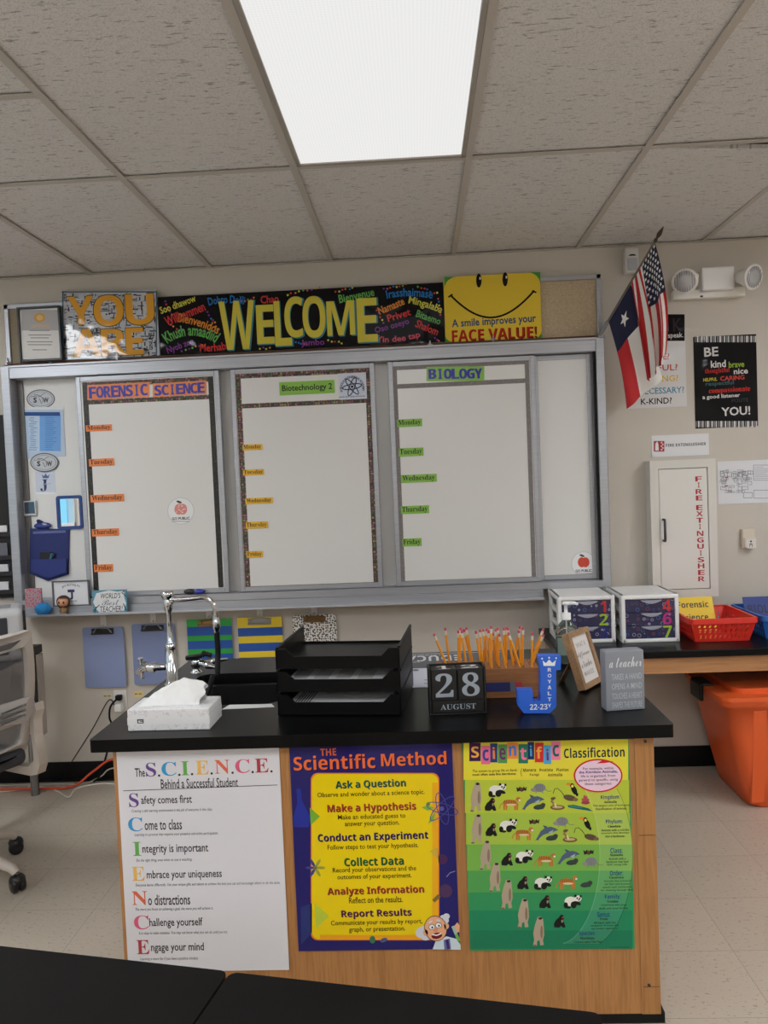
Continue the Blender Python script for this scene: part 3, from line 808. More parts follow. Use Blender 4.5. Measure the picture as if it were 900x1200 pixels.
# timer
x0, z0, x1, z1 = rect_uv(crop_tr(c5, YB - .01), (116, 630), (180, 628), (186, 702), (124, 708))
t = thing('kitchen_timer', 'small white digital timer with dark screen left of the blue mirror', 'timer', ((x0 + x1) / 2, YB, z0))
MB().box((x0, YB - .016, z0), (x1, YB - .0005, z1), mat((182, 184, 188), .4), .004).build('body', t)
MB().box((x0 + .007, YB - .0175, z0 + .012), (x1 - .007, YB - .0161, z1 - .006), mat((40, 52, 70), .15, coat=1)).build('screen', t)
# mirror
x0, z0, x1, z1 = rect_uv(crop_tr(c5, YB - .008), (280, 606), (408, 600), (420, 768), (292, 776))
t = thing('locker_mirror', 'small mirror in a rounded blue frame on the left board', 'mirror', ((x0 + x1) / 2, YB, z0))
navy = mat((34, 62, 122), .35)
MB().prism(rrect(x0, z0, x1, z1, .014), 0, .012, navy, XZ(YB - .0005), [rrect(x0 + .014, z0 + .016, x1 - .014, z1 - .016, .004, 2)]).build('frame', t)
MB().box((x0 + .0135, YB - .005, z0 + .0155), (x1 - .0135, YB - .001, z1 - .0155), mat((225, 228, 230), .02, 1.0, k=1.0)).build('mirror_glass', t)
# pennant shaped pocket
Yp = YB - .012; tr = crop_tr(c5, Yp)
t = thing('wall_pocket', 'navy pennant shaped fabric pocket hanging on the left board', 'pocket', on_y(0 + 240 / 4.2857, 440 + 1033 / 4.2857, YB))
nv = mat((30, 42, 96), .7)
MB().prism([tr(*q) for q in ((150, 768), (346, 772), (342, 1000), (240, 1033), (147, 994))], 0, .009, nv, XZ(Yp + .0105)).build('back', t)
pm = MB(); tp = crop_tr(c5, Yp - .012)
pts = [(158, 925), (336, 920), (334, 990), (240, 1018), (156, 984)]
pm.prism([tp(*q) for q in pts], 0, .004, mat((36, 48, 108), .7), XZ(Yp - .012))
pm.prism([tp(*q) for q in ((156, 984), (240, 1018), (334, 990), (332, 980), (240, 1008), (158, 975))], -.013, 0, nv, XZ(Yp - .012))
pm.build('front_pouch', t)
o = MB().box((tr(166, 792)[0], Yp - .0005, tr(166, 792)[1] - .004), (tr(330, 792)[0], Yp + .0012, tr(166, 784)[1]), mat((88, 98, 146), .6)).build('hem', t)
x, z = pw(57, 650, Yp)
t2 = thing('marker_bundle', 'dark pouch of markers with a green cap sticking out of the navy wall pocket', 'markers', (x, Yp - .006, z - .04))
MB().box((x - .04, Yp - .0112, z - .04), (x + .018, Yp - .002, z + .016), mat((16, 16, 22), .5), .003).build('pouch', t2)
for dx, c, ang in ((.018, (30, 120, 70), 12), (.012, (60, 90, 170), 4), (.03, (34, 36, 60), 22)):
    an = math.radians(ang); MB().cyl((x + dx * .6 - math.sin(an) * .04, Yp - .007, z - .045), (x + dx + .006, Yp - .007, z + .006), .005, mat(c, .35)).build('marker', t2)
x, z = pw(50, 616, YB - .012)
t = thing('board_eraser', 'oval blue plastic magnet eraser above the navy wall pocket', 'eraser', (x, YB, z))
MB().sph((x, YB - .012, z), (.046, .0115, .017), mat((36, 50, 118), .18, coat=.6)).build('shell', t)
MB().lathe((x, YB - .006, z), [(.044, -.003), (.044, .002)], mat((28, 32, 70), .8), ax=(0, 1, 0), sx=.36, sy=.98).build('felt', t)
# things on the marker tray
ZT = zb0
def wp(crop, a, b, Y): return upt(crop, a, b, Y)
x0 = wp(c5, 152, 1062, 3.93).x; x1 = wp(c5, 233, 1060, 3.93).x; ztp = wp(c5, 190, 1062, 3.93).z
bx = m_dots('floral_box_print', (150, 130, 136), (176, 50, 78), 90, .3, .4)
tag(MB().box((x0, 3.8705, ZT), (x1, 3.8825, ztp), bx, .001, 1).build('small_box', None, ((x0 + x1) / 2, 3.876, ZT)), 'small floral printed box behind the blue sponge on the marker tray', 'box')
p = wp(c5, 212, 1114, 3.842); m = MB(); bm = bmesh.new(); bmesh.ops.create_icosphere(bm, subdivisions=4, radius=1)
for v in bm.verts:
    q = v.co.copy(); n = 1 + .09 * noise.noise(q * 2.1) + .03 * noise.noise(q * 5); v.co = Vector((q.x * .041 * n, q.y * .022 * n, max(-.030, q.z * .032 * n))) + Vector((p.x, 3.842, ZF + .0302))
tag(m.bm(bm, mat((30, 112, 168), .8), True).build('sponge', None, (p.x, 3.842, ZF)), 'bright blue rounded sponge on the marker tray at the left end', 'sponge')
x0, x1 = wp(c5, 264, 1090, 3.876).x, wp(c5, 449, 1090, 3.876).x; z1_ = wp(c5, 350, 1030, 3.876).z
t = thing('print_frame', 'slim framed white print with a dark J emblem standing on the marker tray', 'frame', ((x0 + x1) / 2, 3.876, ZT))
f = MB(); fm = mat((92, 92, 96), .4); H = z1_ - ZT
for a in ((x0, ZT, x0 + .006, z1_), (x1 - .006, ZT, x1, z1_), (x0 + .006, ZT, x1 - .006, ZT + .006), (x0 + .006, z1_ - .006, x1 - .006, z1_)): f.box((a[0], 3.871, a[1]), (a[2], 3.882, a[3]), fm)
f.build('frame', t)
a = Art(unit_tr(x0 + .006, ZT + .006, x1 - .006, z1_ - .006), XZ(3.8755), .5); a.sheet([(0, 0), (1, 0), (1, 1), (0, 1)], (206, 206, 210), .003, -.006)
a.text('JAY ROYALTY', .5, .2, .54, .12, (60, 62, 76), 2, arc=60, bold=.02); a.text('J', .5, .58, .1, .4, (34, 44, 80), 2, bold=.05); a.rect(.4, .34, .6, .46, (34, 44, 80), 3); a.rect(.34, .82, .66, .85, (110, 112, 120), 2)
a.build('print', t)
# small figurine with a large head
p = wp(c5, 317, 1135, 3.846); hz = p.z; k = .0095 * 1.0
t = thing('figurine', 'small big-headed vinyl figurine with long brown hair on the marker tray edge', 'figurine', (p.x, 3.846, ZF))
skin = mat((196, 142, 108), .45); hair = mat((58, 36, 26), .5); robe = mat((120, 92, 58), .55)
b = MB(); b.lathe((p.x, 3.846, ZF), [(.0, 0), (.015, .0), (.0165, .004), (.013, .018), (.01, .03), (.006, .034), (0, .035)], robe)
for s in (-1, 1): b.tube([(p.x + s * .009, 3.846, ZF + .03), (p.x + s * .016, 3.841, ZF + .02), (p.x + s * .010, 3.832, ZF + .014)], [.005, .0045, .004], robe, 8)
b.build('body', t)
hd = MB().sph((p.x, 3.846, hz - .002), (.028, .024, .025), skin)
hd.sph((p.x, 3.821, hz - .008), (.003, .003, .0025), skin)
h = hd.build('head', t)
for s in (-1, 1): MB().sph((p.x + s * .011, 3.8245, hz - .003), (.0048, .0022, .0055), mat((14, 12, 12), .2)).build('eye', h)
hr = MB(); bm = bmesh.new(); bmesh.ops.create_uvsphere(bm, u_segments=32, v_segments=20, radius=1)
for v in bm.verts:
    q = v.co.copy(); wv = 1 + .03 * math.sin(14 * math.atan2(q.y, q.x))
    face_ = max(0, -q.y - .35) * (1 if q.z < .55 else 0)
    y = q.y * .029 * wv
    if q.y < -.1 and q.z < .5 and abs(q.x) < .84: y = max(y, -.003)
    zz = q.z * .029 * wv if q.z > 0 else q.z * .042
    v.co = Vector((q.x * .033 * wv + p.x, y + 3.848, zz + hz + .001))
hr.bm(bm, hair, True); hr.build('hair', t)
# plaque
x0, x1 = wp(b1, 548, 210, 3.848).x, wp(b1, 748, 210, 3.848).x; zz1 = wp(b1, 650, 156, 3.848).z
teal = mat((70, 128, 150), .5)
a = Art(unit_tr(x0, ZF, x1, zz1), XZ(3.846), .5); a.sheet([(0, 0), (1, 0), (1, 1), (0, 1)], (84, 138, 158), .012)
a.poly([(.02, .5), (.12, .12), (.3, .06), (.5, .0), (.75, .08), (.95, .04), (.93, .3), (.98, .6), (.9, .92), (.55, .97), (.2, .99), (.1, .8)], (206, 208, 210), 1)
for q in (((.0, .9), (.2, .62)), ((.04, 1), (.1, .7)), ((.86, .1), (1, .3)), ((.9, .6), (.98, .95))): a.line(q, .03, (34, 60, 76), 2)
a.ell(.92, .06, .03, .05, (176, 70, 60), 2); k = (40, 40, 44)
a.text("WORLD'S", .54, .24, .58, .24, k, 2, bold=.005, shear=.2); a.text('Best', .52, .53, .5, .26, (110, 114, 118), 2, fnt='script', bold=0); a.text('TEACHER!', .54, .82, .66, .26, k, 2, bold=.005, shear=.2)
tag(a.build('plaque', None, ((x0 + x1) / 2, 3.846, ZF)), "white and teal World's Best Teacher plaque standing on the marker tray", 'plaque')
p = on_y(228, 691, 3.897)
t = thing('marker_eraser', 'black and blue oblong eraser resting on the rail below the FORENSIC SCIENCE board', 'eraser', (p.x, 3.897, zb1))
MB().sph((p.x - .022, 3.897, zb1 + .0145), (.034, .0125, .0143), mat((20, 20, 24), .3)).build('black_end', t)
MB().sph((p.x + .02, 3.897, zb1 + .0135), (.034, .0118, .0133), mat((36, 44, 140), .2, coat=.6)).build('blue_end', t)

# ------------------------------------------------------------------ clipboards hanging under the tray
YW = D - .001
def clipboard(crop, x0, x1, y0, y1, mats, label, clipm, clipw, pivot_label):
    Y = 3.985; tr = crop_tr(crop, Y); u0, zt = tr(x0, (y0)); u1, _ = tr(x1, y0); _, zb_ = tr((x0 + x1) / 2, y1); zt = tr((x0 + x1) / 2, y0)[1]; cx = (u0 + u1) / 2
    t = thing('clipboard', label, 'clipboard', (cx, Y, zb_), 'clipboards hanging under the marker tray')
    b = MB()
    if len(mats) == 1: b.prism(rrect(u0, zb_, u1, zt, .012), 0, .003, mats[0], XZ(Y))
    else:
        tot = sum(q[1] for q in mats); c = zt
        for m_, h in mats:
            a = c - (zt - zb_) * h / tot
            b.box((u0, Y - .003, a), (u1, Y, c), m_); c = a
    b.build('board', t)
    c = MB(); w2 = (u1 - u0) * clipw / 2
    c.box((cx - w2, Y - .010, zt - .034), (cx + w2, Y - .0035, zt - .006), clipm, .004)
    c.tube([(cx - w2 * .85, Y - .012, zt - .03), (cx - w2 * .5, Y - .016, zt - .004), (cx + w2 * .5, Y - .016, zt - .004), (cx + w2 * .85, Y - .012, zt - .03)], .003, STEEL if clipm is not BRASS else clipm, 8)
    c.cyl((cx - w2, Y - .012, zt - .032), (cx + w2, Y - .012, zt - .032), .0045, clipm, seg=12)
    for s in (-1, 1): c.cyl((cx + s * w2 * .72, Y - .014, zt - .02), (cx + s * w2 * .72, Y - .009, zt - .02), .005, STEEL, seg=12)
    c.build('clip', t)
    k = MB(); hk = mat((216, 214, 210), .25)
    k.prism(rrect(cx - .015, zt + .002, cx + .015, zt0 - .002, .010), 0, .006, hk, XZ(YW))
    k.tube([(cx, YW - .004, zt + .014), (cx, YW - .02, zt + .006), (cx, YW - .024, zt + .016)], .0045, hk, 8)
    tag(k.build('adhesive_hook', None, (cx, YW, zt)), 'clear plastic adhesive hook holding ' + pivot_label, 'hook', 'hooks under the marker tray')
pblue = mat((122, 134, 170), .6); pb2 = mat((116, 128, 164), .6)
gr, db, ye = mat((36, 150, 58), .35), mat((24, 76, 156), .35), mat((226, 190, 40), .35)
BW = m_dots('black_white_print', (214, 210, 204), (26, 26, 28), 90, .36, .42)
blackm = mat((24, 24, 26), .3)
clipboard(b2, 57, 224, 224, 469, [pblue], 'plain pale blue clipboard with black clip, nearest the left end', blackm, .54, 'the left plain blue clipboard')
clipboard(b2, 256, 430, 210, 456, [pb2], 'plain pale blue clipboard with dark steel clip behind the faucet', blackm, .52, 'the plain blue clipboard behind the faucet')
clipboard(b2, 480, 661, 192, 462, [(gr, 30), (db, 36), (gr, 21), (db, 34), (gr, 21), (db, 34), (gr, 21), (db, 34), (gr, 40)], 'green and blue striped clipboard', BRASS, .48, 'the green and blue striped clipboard')
clipboard(b2, 686, 866, 184, 454, [(ye, 42), (db, 34), (ye, 28), (db, 34), (ye, 24), (db, 34), (ye, 24), (db, 34), (ye, 16)], 'yellow and blue striped clipboard', STEEL, .52, 'the yellow and blue striped clipboard')
clipboard(b3, 174, 384, 124, 436, [BW], 'black and white patterned clipboard behind the letter trays', BRASS, .5, 'the black and white patterned clipboard')

# outlet, plugs, notes
def note(label, x0, y0, x1, y1, txt):
    a = Art(crop_tr(b1, YW), XZ(YW), .7); a.sheet([(x0, y0 + 4), (x1, y0), (x1, y1 - 4), (x0, y1)], (206, 186, 130), .0006); a.text(txt, (x0 + x1) / 2, (y0 + y1) / 2, (x1 - x0) * .7, 7, (90, 80, 60), 2)
    u, v = a.tr(x0, y1); tag(a.build('sticky_note', None, (u, YW, v)), label, 'note')
note('small yellow note left of the wall outlet', 600, 770, 656, 786, '--- ---')
note('larger yellow note right of the wall outlet by the desk corner', 782, 746, 838, 786, '-- --')
x0, z0, x1, z1 = rect_uv(crop_tr(b1, D), (668, 744), (745, 739), (748, 866), (672, 872))
t = thing('wall_outlet', 'white wall outlet plate under the blue clipboards', 'outlet', ((x0 + x1) / 2, D, (z0 + z1) / 2))
MB().box((x0, D - .006, z0), (x1, D - .0005, z1), mat((206, 202, 198), .4), .003).build('plate', t)
for f_ in (.7, .3):
    zc = z0 + (z1 - z0) * f_; cx = (x0 + x1) / 2
    m = MB().prism(rrect(cx - .017, zc - .018, cx + .017, zc + .018, .008), 0, .0022, mat((214, 211, 208), .35), XZ(D - .006))
    for s in (-1, 1): m.box((cx + s * .006 - .001, D - .0086, zc - .002), (cx + s * .006 + .001, D - .0083, zc + .006), blackm)
    m.build('socket', t)
def cord(label, pts, r, m, name='power_cord', n=8, plug=None):
    """smooth cord through the points"""
    P = [Vector(p) for p in pts]; out = []
    for i in range(len(P) - 1):
        a, b, c, d = P[max(i - 1, 0)], P[i], P[i + 1], P[min(i + 2, len(P) - 1)]
        for j in range(n):
            t_ = j / n; out.append(.5 * ((2 * b) + (c - a) * t_ + (2 * a - 5 * b + 4 * c - d) * t_ ** 2 + (3 * b - a - 3 * c + d) * t_ ** 3))
    out.append(P[-1])
    if plug:
        t = thing(name, label, 'cord', pts[-1]); MB().tube(out, r, m, 8).build('cord', t)
        q, pm, sz = plug; MB().box((q[0] - sz[0], q[1] - sz[1], q[2] - sz[2]), (q[0] + sz[0], q[1] + sz[1], q[2] + sz[2]), pm, .006).build('plug', t)
    else:
        t = MB().tube(out, r, m, 8).build(name, None, pts[-1]); tag(t, label, 'cord')
    return t
cx = (x0 + x1) / 2; zu, zl = z0 + (z1 - z0) * .7, z0 + (z1 - z0) * .3
q = on_y(140, 815, 3.96)
pe = on_y(122, 891, 3.97); pm_ = on_y(129, 845, 3.95)
cord('thick black power cord plugged into the upper outlet socket', [(pe.x - .05, 3.94, .012), (pe.x - .01, 3.955, .06), (pm_.x + .005, 3.95, pm_.z - .05), (pm_.x, 3.945, pm_.z + .02), (cx - .035, 3.945, zu - .04), (cx - .008, 3.955, zu - .006)], .005, RUBBER, plug=((cx, 3.975, zu), RUBBER, (.016, .0155, .014)))
pe = on_y(80, 891, 3.97); pm_ = on_y(108, 855, 3.97)
cord('thin black cord with white adapter in the lower outlet socket', [(pe.x - .02, 3.95, .012), (pe.x, 3.965, .08), (pm_.x, 3.97, pm_.z), (cx - .05, 3.965, zl + .035), (cx - .012, 3.955, zl + .0)], .0028, RUBBER, plug=((cx + .002, 3.967, zl - .002), mat((222, 220, 216), .35), (.018, .023, .02)))
def f(px, py, z=.006):
    q = on_z(px, py, z); return (q.x, min(q.y, 3.925), z)
f2 = lambda px, py, z: tuple(on_z(px, py, z))
p = on_y(134, 888, 3.3); w1 = on_y(108, 905, 3.93); w2 = on_y(134, 889, 3.92); w3 = on_y(136, 903, 3.93)
def fy(px, py, z, y):
    q = on_y(px, py, y); return (q.x, y, z)
cord('orange extension cord on the floor along the wall', [(-2.6, 3.86, .0155), fy(20, 922, .0155, 3.86), fy(50, 920, .0155, 3.86), fy(85, 914, .0155, 3.88), (w1.x, 3.93, w1.z), (w2.x, 3.92, w2.z), (-1.35, 3.8, .16), (-1.1, 3.4, .2), (-.9, 3.06, .22)], .006, mat((206, 76, 44), .5), 'extension_cord')
cord('white cable looping along the floor towards the desk', [(-2.6, 3.78, .0045), f(20, 926, .0045), f(42, 916, .0045), f(62, 925, .0045), f(80, 934, .0045), f(88, 925, .0045), f(108, 919, .0045), f(136, 917, .0045), (-1.3, 3.8, .0045), (-.95, 3.2, .0045)], .004, mat((214, 210, 202), .5), 'data_cable')
cord('pale grey cable crossing below the orange cord by the desk', [(-2.6, 3.942, .0045), fy(40, 915, .0045, 3.942), fy(70, 916, .0045, 3.942), fy(100, 914, .006, 3.942), (on_y(118, 906, 3.955).x, 3.955, .035), (w3.x, 3.955, w3.z + .005), (-1.2, 3.85, .07), (-.95, 3.3, .1)], .0035, mat((176, 168, 158), .5), 'data_cable')
# ------------------------------------------------------------------ right part of the wall
YWd = D - .001
# flags on one staff
B0 = on_y(704, 391, 3.885); T0 = on_y(778, 265, 3.62)
def pole(u): return B0 + (T0 - B0) * u
t = thing('flagpole', 'dark flag staff with spear tip slanting up from the right end of the map rail', 'flagpole', B0)
pm = MB(); pd = mat((92, 84, 78), .4)
pm.tube([pole(0), pole(.9)], [.006, .005], pd, 10); pm.build('pole', t)
MB().tube([pole(.86), pole(.885), pole(.895), pole(.93), pole(.96), pole(1.0)], [.006, .009, .005, .011, .008, .0005], mat((52, 34, 26), .35), 12).build('spear_tip', t)
MB().tube([pole(-.02), pole(.12)], .010, GREYP, 12).box((B0.x - .012, B0.y, B0.z - .018), (B0.x + .012, 3.95, B0.z + .012), ALU, .003).build('bracket', t)
WHC, REDC, NAVY = mat((226, 220, 214), .8), mat((176, 36, 42), .8), mat((24, 28, 58), .8)
def cloth(name, label, hoist, fly, nS, nT, pick, fold, extra=None):
    """hanging cloth; hoist(s) runs down the staff, fly(s, t) is the drop from it"""
    def P(s_, t_): return hoist(s_) + fly(s_, t_) + fold(s_, t_)
    m = MB(); vs = [P(i / nS, j / nT) for i in range(nS + 1) for j in range(nT + 1)]
    idx = lambda i, j: i * (nT + 1) + j
    groups = {}
    for i in range(nS):
        for j in range(nT):
            groups.setdefault(pick((i + .5) / nS, (j + .5) / nT), []).append((idx(i, j), idx(i + 1, j), idx(i + 1, j + 1), idx(i, j + 1)))
    # one shared vertex set so that the cloth shades smoothly
    m.v = [tuple(v) for v in vs]
    for mm, fs in groups.items():
        k = m.mi(mm)
        for f_ in fs: m.f.append(f_); m.m.append(k); m.s.append(True)
    if extra: extra(m, P)
    o = m.build(name, None, hoist(0), fixn=False)
    md = o.modifiers.new('thickness', 'SOLIDIFY'); md.thickness = .0016; md.offset = 0
    return tag(o, label, 'flag')
def star(m, P, s_, t_, r, n0=.0022):
    c = P(s_, t_); e = 1e-3
    du = (P(s_ + e, t_) - c).normalized(); dv = (P(s_, t_ + e) - c).normalized(); nn = du.cross(dv).normalized()
    if nn.y > 0: nn = -nn
    pts = []
    for k in range(10):
        rr_ = r if k % 2 == 0 else r * .42; a = math.pi / 2 + k * math.pi / 5
        pts.append(c + (dv * math.cos(a) + du * math.sin(a)) * rr_ + nn * n0)
    m.add([c + nn * n0 * 1.3] + pts, [(0, 1 + k, 1 + (k + 1) % 10) for k in range(10)], WHC)
US0, US1 = .865, .50
def us_fly(s_, t_):
    L = .50 - .03 * s_
    dx = .052 * math.sin(math.pi * t_ * .72) * (1 - s_) + .05 * t_ * s_
    return Vector((dx, .05 * t_ * (.3 - s_), -L * t_))
def us_fold(s_, t_):
    a = .022 * min(1, t_ * 2.2)
    return Vector((.008 * min(1, t_ * 2) * math.sin(s_ * 19 + 1), a * math.sin(s_ * 15 + .6 + t_ * .8), .006 * math.sin(s_ * 15)* t_))
def us_pick(s_, t_):
    if s_ < 7 / 13 and t_ < .42: return NAVY
    return REDC if int(s_ * 13) % 2 == 0 else WHC
def us_stars(m, P):
    for i in range(9):
        for j in range(11):
            if (i + j) % 2 == 0: star(m, P, (i + .9) * 7 / 13 / 9.8, .025 + j * .39 / 11, .0085)
cloth('national_flag', 'striped flag with white stars on navy hanging in folds from the upper staff', lambda s_: pole(US0 + (US1 - US0) * s_), us_fly, 78, 40, us_pick, us_fold, us_stars)
TX0, TX1 = .49, .13
def tx_fly(s_, t_):
    return Vector(((.155 * (1 - s_) + .075 * s_) * t_ + .01 * math.sin(3 * t_), .05 * (1 - s_) * t_ + .02 * t_, -(.44 - .02 * s_) * t_))
def tx_fold(s_, t_): return Vector((.004 * math.sin(s_ * 9) * t_, .016 * min(1, t_ * 2) * math.sin(s_ * 9 + 2 + t_), 0))
def tx_pick(s_, t_):
    if t_ < .36: return NAVY
    return WHC if s_ < .56 else REDC
cloth('state_flag', 'red, white and navy flag with a single star hanging lower on the staff', lambda s_: pole(TX0 + (TX1 - TX0) * s_), tx_fly, 50, 36, tx_pick, tx_fold, lambda m, P: star(m, P, .5, .18, .032))

# motion sensor
x0, z0, x1, z1 = rect_uv(crop_tr(c4, 3.95), (212, 166), (282, 163), (284, 284), (216, 286))
t = thing('motion_sensor', 'small white motion sensor high on the wall beside the flag', 'sensor', ((x0 + x1) / 2, D, z0))
MB().box((x0, 3.945, z0), (x1, YWd, z1), mat((196, 193, 190), .4), .008).build('housing', t)
MB().prism(rrect(x0 + .012, z0 + .012, x1 - .012, z0 + .07, .006), 0, .006, mat((170, 172, 178), .25), XZ(3.9448)).build('lens', t)
MB().prism([(x0 + .016, z0 + .08), (x1 - .016, z0 + .08), ((x0 + x1) / 2 + .01, z0 + .088), ((x0 + x1) / 2 - .01, z0 + .088)], 0, .002, blackm, XZ(3.945)).build('indicator', t)

# emergency light
Ye = 3.93
lp = mat((222, 216, 210), .4)
P4 = lambda a, b, Y=Ye: upt(c4, a, b, Y)
t = thing('emergency_light', 'white twin-head emergency light high on the right wall', 'light', P4(640, 400, D))
a, b = P4(452, 345), P4(805, 405); MB().box((a.x, 3.955, P4(640, 398).z), (b.x, YWd, P4(640, 352).z), lp, .006).build('housing', t)
a, b = P4(578, 262), P4(737, 366); MB().box((a.x, 3.915, b.z), (b.x, YWd, a.z), mat((232, 226, 222), .35), .008).build('battery_box', t)
MB().prism(rrect(P4(583, 393).x, P4(583, 397).z, P4(597, 393).x, P4(583, 389).z, .002), 0, .002, blackm, XZ(3.955)).build('test_button', t)
glass = mat((176, 176, 180), .15, .15, coat=1)
for cx, cy_, dirx in ((502, 326, -.42), (822, 305, .55)):
    c = P4(cx, cy_, 3.86); ax = Vector((dirx, -1, -.28)).normalized(); back = c - ax * .07
    h = MB().lathe(back, [(.0, -.005), (.03, -.003), (.034, .02), (.05, .05), (.06, .075), (.06, .082), (.052, .082)], lp, 28, ax)
    hd = h.build('lamp_head', t)
    l = MB().lathe(back, [(.052, .079), (.045, .085), (.02, .089), (0, .09)], glass, 28, ax)
    for k in range(-4, 5):
        X = ax.cross(Vector((0, 0, 1))).normalized(); wv = math.sqrt(max(0, .05 ** 2 - (k * .011) ** 2)); Yx = X.cross(ax)
        o_ = back + ax * .0865 + X * (k * .011)
        l.tube([o_ - Yx * wv, o_ + Yx * wv], .0012, mat((126, 126, 130), .2, .3), 5)
    l.build('lens', hd)
    mid = P4(560 if dirx < 0 else 752, 300, 3.93)
    MB().tube([Vector((mid.x, 3.945, mid.z)), (Vector((mid.x, 3.945, mid.z)) + back) / 2 + Vector((0, -.01, .01)), back + ax * .01], .017, lp, 14).build('swivel_arm', t)

# posters
def think(a):
    a.rect(216, 484, 500, 612, (18, 18, 20), 1)
    for ch, x, c in (('T', 255, (160, 50, 46)), ('H', 305, (200, 110, 40)), ('I', 345, (196, 170, 60)), ('N', 400, (60, 140, 170)), ('K', 465, (50, 40, 46))): a.text(ch, x, 535, 42 if ch != 'I' else 9, 62, c, 3, bold=.02)
    a.text('before you speak.', 386, 591, 214, 32, (206, 204, 204), 3)
    for s_, x, y, w_, c in (('TRUE?', 372, 688, 110, (176, 50, 50)), ('HELPFUL?', 362, 742, 208, (176, 56, 50)), ('INSPIRING?', 362, 794, 214, (206, 170, 50)), ('NECESSARY?', 388, 850, 218, (74, 132, 160)), ('K-KIND?', 364, 900, 148, (34, 32, 34))): a.text(s_, x, y, w_, 30, c, 2)
wallart('poster', 'white THINK before you speak poster partly hidden behind the flags', c4, YWd, (214, 492), (500, 484), (511, 925), (218, 938), (202, 200, 200), think, .6, (5, .15, 1.2))
def beyou(a):
    K = (200, 198, 198)
    for y0, y1 in ((588, 618), (996, 1026)):
        for j in range(28):
            x = 548 + j * 10.7 + (0 if y0 < 700 else 5); a.rect(x, y0, x + 5 + 2 * (j % 3), y1, K if j % 2 else (120, 120, 122), 1)
    for s_, x, y, w_, h_, c, f_ in (('BE', 627, 664, 68, 44, K, 'sans'), ('kind', 661, 722, 72, 34, K, 'sans'), ('brave', 748, 724, 74, 30, (140, 170, 60), 'sans'), ('thoughtful', 656, 756, 118, 30, (176, 52, 50), 'serif'), ('nice', 769, 757, 68, 26, K, 'sans'),
                                   ('HELPFUL', 622, 797, 66, 16, (196, 180, 60), 'sans'), ('CARING', 728, 789, 116, 22, (190, 70, 64), 'sans'), ('respectful', 668, 817, 136, 26, (52, 92, 96), 'sans'), ('compassionate', 715, 848, 198, 32, (196, 50, 46), 'serif'),
                                   ('a good listener', 675, 879, 180, 24, K, 'sans'), ('POLITE', 765, 896, 80, 18, (56, 58, 64), 'sans'), ('YOU!', 745, 948, 138, 42, K, 'sans')): a.text(s_, x, y, w_, h_, c, 2, 1, f_, .02 if f_ == 'sans' else 0)
wallart('poster', 'black BE kind, brave, nice YOU! poster below the emergency light', c4, YWd, (543, 592), (845, 580), (850, 1020), (550, 1032), (22, 22, 24), beyou, .4, (5, .3))
def firesign(a):
    a.rect(283, 72, 336, 125, (150, 40, 42), 1)
    a.poly([(292, 82), (304, 82), (306, 90), (308, 120), (290, 120), (291, 90)], (214, 212, 212), 2); a.rect(296, 76, 303, 82, (214, 212, 212), 2)
    for j in range(5): a.ell(322 + (j % 2) * 6, 80 + j * 9, 5, 4, (214, 180, 180), 2, seg=8)
    a.text('FIRE EXTINGUISHER', 444, 90, 202, 15, (34, 32, 34), 2, bold=.03, fnt='inter')
wallart('sign', 'small white FIRE EXTINGUISHER sign with red pictogram above the cabinet', c6_ if False else b6, YWd, (271, 46), (560, 33), (560, 140), (275, 154), (206, 206, 208), firesign, .4, cat='sign')
# extinguisher cabinet
Yf = 3.915; P6 = lambda a, b, Y=Yf: upt(b6, a, b, Y)
x0, z0, x1, z1 = rect_uv(crop_tr(b6, Yf), (262, 172), (594, 160), (610, 852), (282, 862))
cabm = mat((198, 195, 188), .45)
t = thing('extinguisher_cabinet', 'white metal wall cabinet lettered FIRE EXTINGUISHER down its door', 'cabinet', ((x0 + x1) / 2, D, z0))
dx0, dz0, dx1, dz1 = rect_uv(crop_tr(b6, Yf), (305, 212), (553, 204), (571, 815), (322, 820))
fm = MB().prism([(x0, z0), (x1, z0), (x1, z1), (x0, z1)], 0, YWd - Yf, cabm, lambda u, v, n: (u, Yf + n, v), [[(dx0, dz0), (dx1, dz0), (dx1, dz1), (dx0, dz1)]])
fm.box((dx0, Yf + .03, dz0), (dx1, YWd, dz1), blackm)
fm.build('cabinet_frame', t)
door = MB().box((dx0 + .003, Yf + .004, dz0 + .003), (dx1 - .003, Yf + .022, dz1 - .003), mat((204, 202, 197), .4), .001, 1)
trr = crop_tr(b6, Yf + .004); lt = Art(trr, XZ(Yf + .004)); lt.base = 0
for j, ch in enumerate('FIRE EXTINGUISHER'):
    if ch == ' ': continue
    ys = [262, 293, 326, 358, 0, 406, 437, 470, 502, 536, 569, 601, 634, 668, 699, 732, 764][j]
    lt.text(ch, 508 + (ys - 262) * .03, ys, 33 if ch != 'I' else 9, 25, (160, 34, 44), 2, fnt='inter', bold=.03)
o_ = len(door.v); k0 = len(door.mats)
for m_ in lt.mats: door.mi(m_)
door.v += lt.v; door.f += [tuple(o_ + q for q in f_) for f_ in lt.f]; door.m += [door.mi(lt.mats[q]) for q in lt.m]; door.s += lt.s
dr = door.build('door', t)
a, b = P6(337, 468, Yf - .02), P6(342, 574, Yf - .02)
MB().tube([(a.x, Yf + .006, a.z), (a.x, Yf - .024, a.z), (a.x, Yf - .026, a.z - .01), (a.x, Yf - .026, b.z + .01), (a.x, Yf - .024, b.z), (a.x, Yf + .006, b.z)], .006, mat((70, 70, 74), .35, .8), 10).build('handle', dr)
